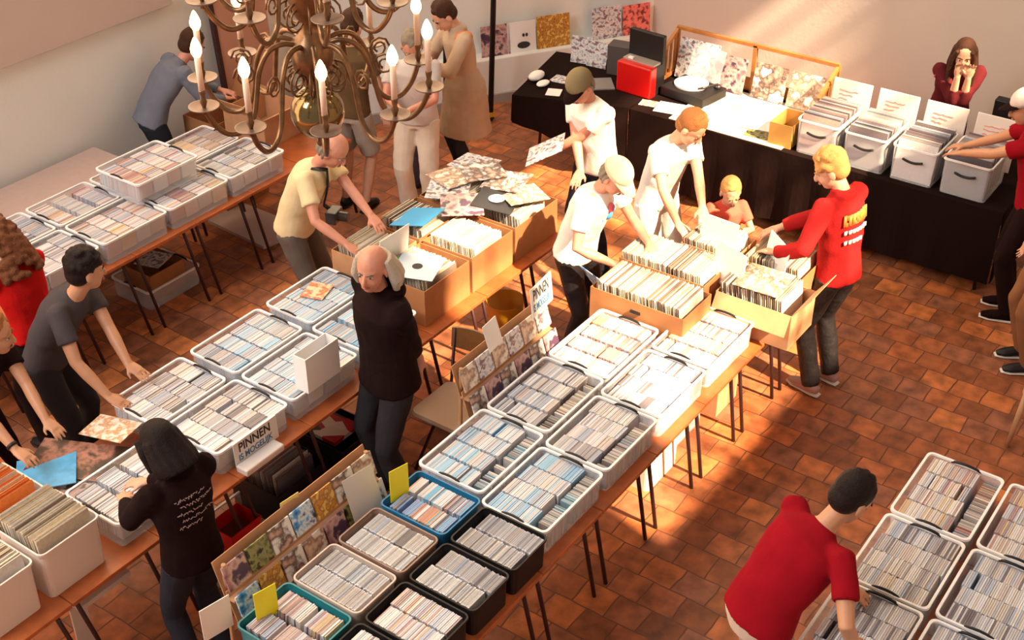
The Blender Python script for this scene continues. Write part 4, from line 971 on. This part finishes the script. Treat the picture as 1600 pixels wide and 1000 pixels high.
    for hip, kn, an, sgn in lg:
        a0 = V((an.x, an.y, 0)); sh_o = MB()
        sh_o.tube([a0-F*.065*k+U*.045, a0-F*.03*k+U*.052, a0+F*.05*k+U*.046, a0+F*.12*k+U*.034, a0+F*.175*k+U*.026], [.026*k, .040*k, .044*k, .046*k, .026*k], 12, lat=R, flat=[1.1, 1.0, .82, .6, .6])
        sh_o.tube([an-U*.045*k, an+U*.005], [.042*k, .040*k], 12)
        so = soft(sh_o, 'shoe', sm_, root, .008, 2)
        q = MB(); q.tube([a0-F*.075*k+U*.010, a0-F*.03*k+U*.010, a0+F*.06*k+U*.010, a0+F*.13*k+U*.010, a0+F*.185*k+U*.010], [.028*k, .040*k, .044*k, .047*k, .026*k], 12, lat=R, flat=[.36, .25, .23, .21, .36]); q.build('sole', mat('white sole', (.7, .66, .62), .6) if sm_ != M_black or 'white soles' in label else M_black, so, smooth=True)
    info = dict(root=root, Nb=Nb, Ch=Ch, P=P, Wst=Wst, F=F, R=R, U=U, k=k, arms=arms, hp=hp_, d3=d3, O=O, HM=HM, Hc=Hc, d2=d2)
    if extra: extra(info)
    DBG.append((label[:34], Hc+O, P+O, arms[0][2]+O, arms[1][2]+O))
    return info

def cloth(name, c, **kw): return mat(name, c, .95, var=.08, scale=8, bump=.25, bscale=90, spec=.12, **kw)
C_black = cloth('black cloth', (.012, .004, .004)); C_grey = cloth('dark grey jersey', (.060, .050, .054)); C_jean = cloth('washed dark denim', (.028, .025, .029))
C_white = cloth('white jersey', (.80, .76, .70)); C_yel = cloth('pale yellow jersey', (.75, .60, .36)); C_red = cloth('red jacket cloth', (.36, .014, .014))
C_polo = cloth('dark red jersey', (.25, .003, .010)); C_tan = cloth('tan coat cloth', (.46, .33, .23)); C_cream = cloth('cream trousers cloth', (.66, .56, .45))
C_blgr = cloth('blue grey jacket cloth', (.16, .17, .21)); C_redb = cloth('bright red blouse cloth', (.50, .008, .007)); C_dkj = cloth('dark jeans cloth', (.025, .026, .036))
C_olive = cloth('olive brown print', (.11, .065, .03)); C_gshort = cloth('grey shorts cloth', (.36, .31, .27)); C_lshirt = cloth('light shirt cloth', (.55, .48, .44)); C_kh = cloth('khaki cloth', (.25, .11, .05))
C_maroon = cloth('maroon cloth', (.10, .012, .016)); C_gwhite = cloth('tie-dye jersey', (.68, .68, .64)); C_beige = cloth('beige shorts cloth', (.55, .42, .34)); C_leather = mat('shiny black denim', (.016, .013, .014), .4, bump=.8, bscale=22, spec=.35)
H_black = mat('black hair', (.012, .006, .006), .45, bump=.7, spec=.15, bscale=180); H_white = mat('grey white hair', (.50, .42, .33), .6, bump=.7, spec=.15, bscale=180); H_curl = mat('auburn hair', (.16, .055, .022), .5, bump=.7, spec=.15, bscale=160)
H_bl = mat('blond hair', (.55, .27, .09), .5, bump=.7, spec=.15, bscale=180); H_br = mat('brown hair', (.055, .022, .012), .5, bump=.7, spec=.15, bscale=180); H_grey = mat('grey hair', (.25, .20, .15), .6, bump=.7, spec=.15, bscale=180)
H_gin = mat('ginger hair', (.36, .14, .045), .5, bump=.7, spec=.15, bscale=180)
Wd = lambda x, y, z: ('w', x, y, z)

def strap(i, pts, r, m, name='strap'):
    s = MB(); s.tube(pts, r, 8, flat=.35); s.build(name, m, i['root'], smooth=True)
def back_marks(i, kind):
    """printing on the back of a garment: follows the back surface"""
    F, R, U, Ch, Nb, Wst, k = i['F'], i['R'], i['U'], i['Ch'], i['Nb'], i['Wst'], i['k']
    up = (Nb-Wst).normalized(); nb = -(up.cross(R)).normalized()
    if nb.dot(F) > 0: nb = -nb
    rnd = random.Random(3)
    def P_(x, z): return Ch+R*x+up*z+nb*(.126*k*math.sqrt(max(.1, 1-(x/.19)**2))+(.0 if z < .06 else -(z-.06)*.25))
    if kind == 'jacket':
        s = MB()
        for q in range(7): s.tube([P_(-.105+.035*q+rnd.uniform(-.004, .004), -.01+rnd.uniform(-.01, .01)), P_(-.10+.035*q, .07+rnd.uniform(-.012, .012))], .017, 8, flat=.3, lat=R)
        s.tube([P_(-.10, .0), P_(0, .005), P_(.11, 0)], .016, 8, flat=.3, lat=up); s.tube([P_(-.09, .045), P_(0, .05), P_(.10, .05)], .018, 8, flat=.3, lat=up)
        s.build('back_print', mat('orange print ink', (.75, .22, .04), .6), i['root'], smooth=True)
        for zz, n in ((-.055, 7), (-.125, 5)):
            s = MB()
            for q in range(n): s.tube([P_(-.10+.033*q, zz-.013), P_(-.098+.033*q, zz+.013)], .0175, 8, flat=.3, lat=R)
            s.build('back_print', mat('white print ink', (.80, .72, .66), .6), i['root'], smooth=True)
    else:
        s = MB()
        for li, (zz, n) in enumerate(((.075, 12), (.035, 14), (-.005, 10), (-.045, 14), (-.085, 9))):
            x = -.10+.02*(li % 2)
            for q in range(n):
                wv = rnd.uniform(.008, .014)
                s.tube([P_(x, zz+rnd.uniform(-.009, .009)), P_(x+wv*.5, zz+rnd.uniform(-.009, .012)), P_(x+wv, zz+rnd.uniform(-.009, .009))], .0022, 5); x += wv+.003
        s.build('back_print', mat('greyish print ink', (.40, .28, .27), .7), i['root'])
def grey_mane(i):
    hp = i['hp']; s = MB()
    for j in range(11):
        a = PI*.97+PI*1.06*j/10; x, y = .078*math.cos(a), -.022+.085*math.sin(a)
        s.tube([hp(x, y, .055), hp(x*1.2, y*1.15-.008, 0), hp(x*1.45, y*1.4-.012, -.07), hp(x*1.35, y*1.4-.02, -.135)], [.018, .030, .036, .020], 8)
    soft(s, 'hair', H_white, i['root'], .0075, 2)

person('standing person in black hoodie and washed jeans with long grey hair, balding on top', (4.70, 4.22), 160, 1.86, 3, hands=(Wd(4.87, 4.08, .97), Wd(4.90, 4.18, .96)), head=(34, 6), top='hoodie', topm=C_black, legm=C_jean, build=1.22,
       hair=None, hairm=H_grey, skin='pink', extra=grey_mane)
person('dark-haired person in grey t-shirt leaning with both hands on the CD table', (3.68, 6.00), -66, 1.80, 32, hands=(Wd(3.58, 5.40, .96), Wd(3.80, 5.42, .96)), head=(48, 10), top='tee', topm=C_grey, legm=C_jean, hair='tousled', hairm=H_black, skin='tan', curl=.15, back=.05)
person('person with long curly auburn hair and bright red blouse, seen from behind', (3.82, 6.38), 95, 1.67, 8, hands=((.35, .05, -.35), (.35, .05, -.35)), head=(10, 20), top='blouse', topm=C_redb, legm=C_black, hair='curly_long', hairm=H_curl)
def bracelet(i):
    a, e, wr = i['arms'][0]; s = MB(); s.tube([wr+(e-wr)*.08, wr+(e-wr)*.16], .031, 12); s.build('bracelet', M_black, i['root'], smooth=True)
person('person in dark sleeveless top at left edge, sorting the opened covers', (3.10, 5.98), -75, 1.68, 28, hands=(Wd(2.92, 5.28, .94), Wd(3.20, 5.44, .96)), head=(25, 12), top='dress', topm=C_black, legm=C_black, hair='short', hairm=H_gin, skin='tan', extra=bracelet, back=.05)
person('person with black bobbed hair and black printed top, seen from behind at bottom left', (3.02, 4.12), 85, 1.67, 2, hands=((.40, .06, -.32), (.38, .10, -.34)), head=(8, 30), top='jacket', topm=C_black, legm=C_dkj, hair='bob', hairm=H_black, extra=lambda i: back_marks(i, 'tee'))
person('dark-haired person in blue-grey jacket bending over boxes by the white wall', (6.38, 8.18), -22, 1.74, 38, hands=(Wd(6.90, 7.85, .98), Wd(6.98, 7.98, 1.0)), head=(5, 35), top='jacket', topm=C_blgr, legm=C_dkj, hair='short', hairm=H_br, skin='pink')
def camera_strap(i):
    k = i['k']; N, Cc, P, F, R = i['Nb'], i['Ch'], i['P'], i['F'], i['R']
    strap(i, [N+R*.07-F*.02, N+R*.06+F*.09, Cc+F*.155+R*.02, i['Wst']+F*.17-R*.04, i['Wst']+F*.24-R*.02-i['U']*.03], .022, M_black)
    c = i['Wst']+F*.25-R*.02-i['U']*.06
    s = MB(); s.box(c, (.13, .08, .09), rz=math.atan2(R.y, R.x)); s.tube([c+F*.03, c+F*.11], .035, 14); s.build('camera', mat('camera body', (.05, .045, .045), .3), i['root'], bevel=.006)
person('bald person in pale yellow t-shirt with camera strap, reaching into record boxes', (5.74, 5.90), -72, 1.80, 25, hands=(Wd(5.56, 5.30, 1.06), Wd(5.83, 5.20, 1.06)), head=(0, 40), top='tee', topm=C_yel, legs='trousers', legm=cloth('grey brown shorts', (.14, .11, .09)), hair='fringe', hairm=H_grey, skin='pink', extra=camera_strap, build=1.08, back=.04)
def glasses(i):
    hp = i['hp']; s = MB()
    for sg in (1, -1): s.tube([hp(sg*.030+.016*math.cos(a), .094, .002+.013*math.sin(a)) for a in [2*PI*q/12 for q in range(13)]], .0016, 5)
    s.tube([hp(-.014, .096, .004), hp(.014, .096, .004)], .0018, 5)
    for sg in (1, -1): s.tube([hp(sg*.046, .093, .004), hp(sg*.078, .02, .004)], .0018, 5)
    s.build('glasses', M_black, i['root'], smooth=True)
person('person with glasses, light shirt and wide cream trousers behind the chandelier', (7.70, 6.42), 205, 1.72, 6, hands=((.34, .04, -.30), (.34, .04, -.30)), head=(15, 28), top='tee', topm=C_lshirt, legs='wide', legm=C_cream, hair='short', hairm=H_grey, skin='pink', extra=glasses, build=1.08)
def shoulder_patch(i):
    N, R, F, d = i['Nb'], i['R'], i['F'], i['d3']
    for sg in (1, -1):
        s = MB(); s.ell(N-d*.035+R*sg*.13*i['k']-F*.01, (.085, .075, .05), None, 14, 9); s.build('shoulder_panel', cloth('orange panel', (.60, .22, .10)), i['root'], smooth=True)
person('person in hip-length tan coat with orange shoulders, looking down at something held', (8.36, 6.42), 150, 1.78, 8, hands=((.30, .02, -.22), (.32, .02, -.26)), head=(0, 42), top='coat', topm=C_tan, legs='slim', legm=C_dkj, hair='short', hairm=H_br, skin='light', extra=shoulder_patch)
person('person in dark olive-brown shirt and grey shorts, seen from behind the chandelier', (7.42, 6.92), 10, 1.78, 6, hands=(None, (.3, .05, -.3)), head=(0, 30), top='tee', topm=C_olive, legs='shorts', legm=C_gshort, hair='short', hairm=H_br, build=1.1)
person('person in white t-shirt and olive cap looking at a record sleeve held in hand', (7.74, 4.68), 165, 1.84, 12, hands=(Wd(7.42, 4.62, 1.0), Wd(7.52, 4.93, 1.08)), head=(10, 38), top='tee', topm=C_white, legs='trousers', legm=C_dkj, hair='fringe', hairm=H_grey, skin='pink', cap=(cloth('olive cap cloth', (.22, .17, .09)), C_black, 1), build=1.08)
def tee_print(i):
    s = MB(); F, R, Cc, U = i['F'], i['R'], i['Ch'], i['U']
    for (x, z, r, mi) in ((.0, .02, .035, 0), (-.03, -.03, .04, 1), (.04, -.04, .02, 1), (-.05, .0, .03, 1), (.06, -.06, .015, 0)):
        s.mi = mi; s.ell(Cc+F*(.128)+R*x+i['d3']*z*1.6, (r, r, r), None, 8, 6)
    s.build('shirt_print', [mat('pink print ink', (.6, .10, .12), .7), mat('blue print ink', (.05, .25, .55), .7)], i['root'], smooth=True)
person('person in white t-shirt with cream cap leaning over the middle record box', (6.58, 4.12), -88, 1.80, 20, hands=(Wd(6.40, 3.72, 1.05), Wd(6.70, 3.62, 1.09)), head=(-10, 42), top='tee', topm=C_white, legs='slim', legm=C_leather, hair='fringe', hairm=H_grey, skin='pink', cap=(cloth('cream cap cloth', (.72, .56, .38)), cloth('cream visor', (.66, .5, .34)), 1), extra=tee_print, build=1.08)
person('fair-haired person in pale tie-dye t-shirt flipping through records', (7.55, 4.04), -108, 1.80, 18, hands=(Wd(7.10, 3.62, 1.06), Wd(7.28, 3.52, 1.08)), head=(20, 40), top='tee', topm=C_gwhite, legs='trousers', legm=C_gwhite, hair='short', hairm=H_gin, skin='light')
person('small child in red shirt looking into the record boxes', (7.66, 3.54), -135, 1.24, 6, hands=((.28, .06, -.18), (.28, .06, -.18)), head=(0, 22), top='tee', topm=cloth('coral shirt', (.70, .12, .08)), legm=C_dkj, hair='short', hairm=H_bl)
person('blond person in red jacket with orange and white back print, dark shiny jeans', (7.32, 2.52), 76, 1.84, 7, hands=(Wd(7.30, 2.95, 1.16), Wd(7.04, 2.86, 1.12)), head=(35, 30), top='jacket', topm=C_red, legs='trousers', legm=C_leather, hair='tousled', hairm=H_bl, shoem=mat('pink grey shoe', (.45, .27, .25), .5), extra=lambda i: back_marks(i, 'jacket'))
def stripes(i):
    s = MB(); N, R, F, d = i['Nb'], i['R'], i['F'], i['d3']
    for q in range(3): s.tube([N+R*(.13+.02*q)-d*.02+F*.03, N+R*(.16+.02*q)-d*.10+F*.085], .008, 6)
    s.build('shoulder_stripes', mat('red stripe', (.55, .05, .06), .7), i['root'], smooth=True)
person('long-haired person in maroon top behind the tables, hands pressed together at mouth', (10.66, 2.95), 205, 1.66, 26, eo=.1, hands=((.19, .045, .00), (.20, .045, .00)), head=(-8, 14), top='blouse', topm=C_maroon, legm=C_black, hair='long', hairm=H_br, drop=.04, extra=stripes, back=-.1)
person('person in red t-shirt and pale cap at the right edge, flipping records', (9.02, 1.74), 105, 1.86, 12, hands=(Wd(9.25, 2.35, 1.16), Wd(8.98, 2.50, 1.14)), head=(5, 22), top='tee', topm=C_polo, legm=C_black, hair='fringe', hairm=H_br, skin='tan', cap=(cloth('grey white cap', (.62, .52, .47)), C_black, 1), shoem=C_black)
person('dark-clothed person in khaki shorts cut off by the right edge, shoes with white soles', (8.42, 1.42), 120, 1.78, 5, hands=None, head=(0, 10), top='jacket', topm=C_black, legs='trousers', legm=C_kh, hair='short', hairm=H_br)
def polo_bits(i):
    s = MB(); N = i['Nb']; s.box(N-i['F']*.10-i['d3']*.06-i['R']*.02, (.012, .045, .006)); s.build('collar_label', M_paper, i['root'])
    a, e, wr = i['arms'][1]; s = MB(); s.tube([wr+(e-wr)*.10, wr+(e-wr)*.2], .031, 12); s.build('wrist_band', mat('watch metal', (.5, .45, .42), .3, .6), i['root'], smooth=True)
person('person in dark red polo shirt bending over the tubs at bottom right', (4.28, 1.53), -32, 1.80, 34, hands=(Wd(4.28, 1.12, .98), Wd(4.62, 1.30, .97)), head=(0, 38), top='tee', topm=C_polo, legs='shorts', legm=C_beige, hair='short', hairm=H_black, skin='tan', extra=polo_bits, build=1.16, back=.06)
lay(7.46, 4.97, 1.10, .31, .5, ART[2], 'grey record sleeve held by the person in white t-shirt and olive cap', tx=-.5, name='held_sleeve')

cd_stuff_o = cd_stuff.build('cd_cases', M_cd); tag(cd_stuff_o, 'rows of CD cases filling the clear tubs and remaining trays', 'cd cases', kind='stuff')
lp_o = lp_stuff.build('record_sleeves', M_lp); tag(lp_o, 'record sleeves filling the remaining boxes and deep tubs', 'records', kind='stuff')
bake_pending()

import os
if os.environ.get('DBG'):
    for l, *ps in DBG:
        out = []
        for p in ps:
            q = p-V((0, 0, CAMH)); out.append((round(800+FPX*q.dot(cr)/q.dot(cf)), round(500-FPX*q.dot(cu)/q.dot(cf)), round(p.z, 2)))
        print('DBG', l, out)
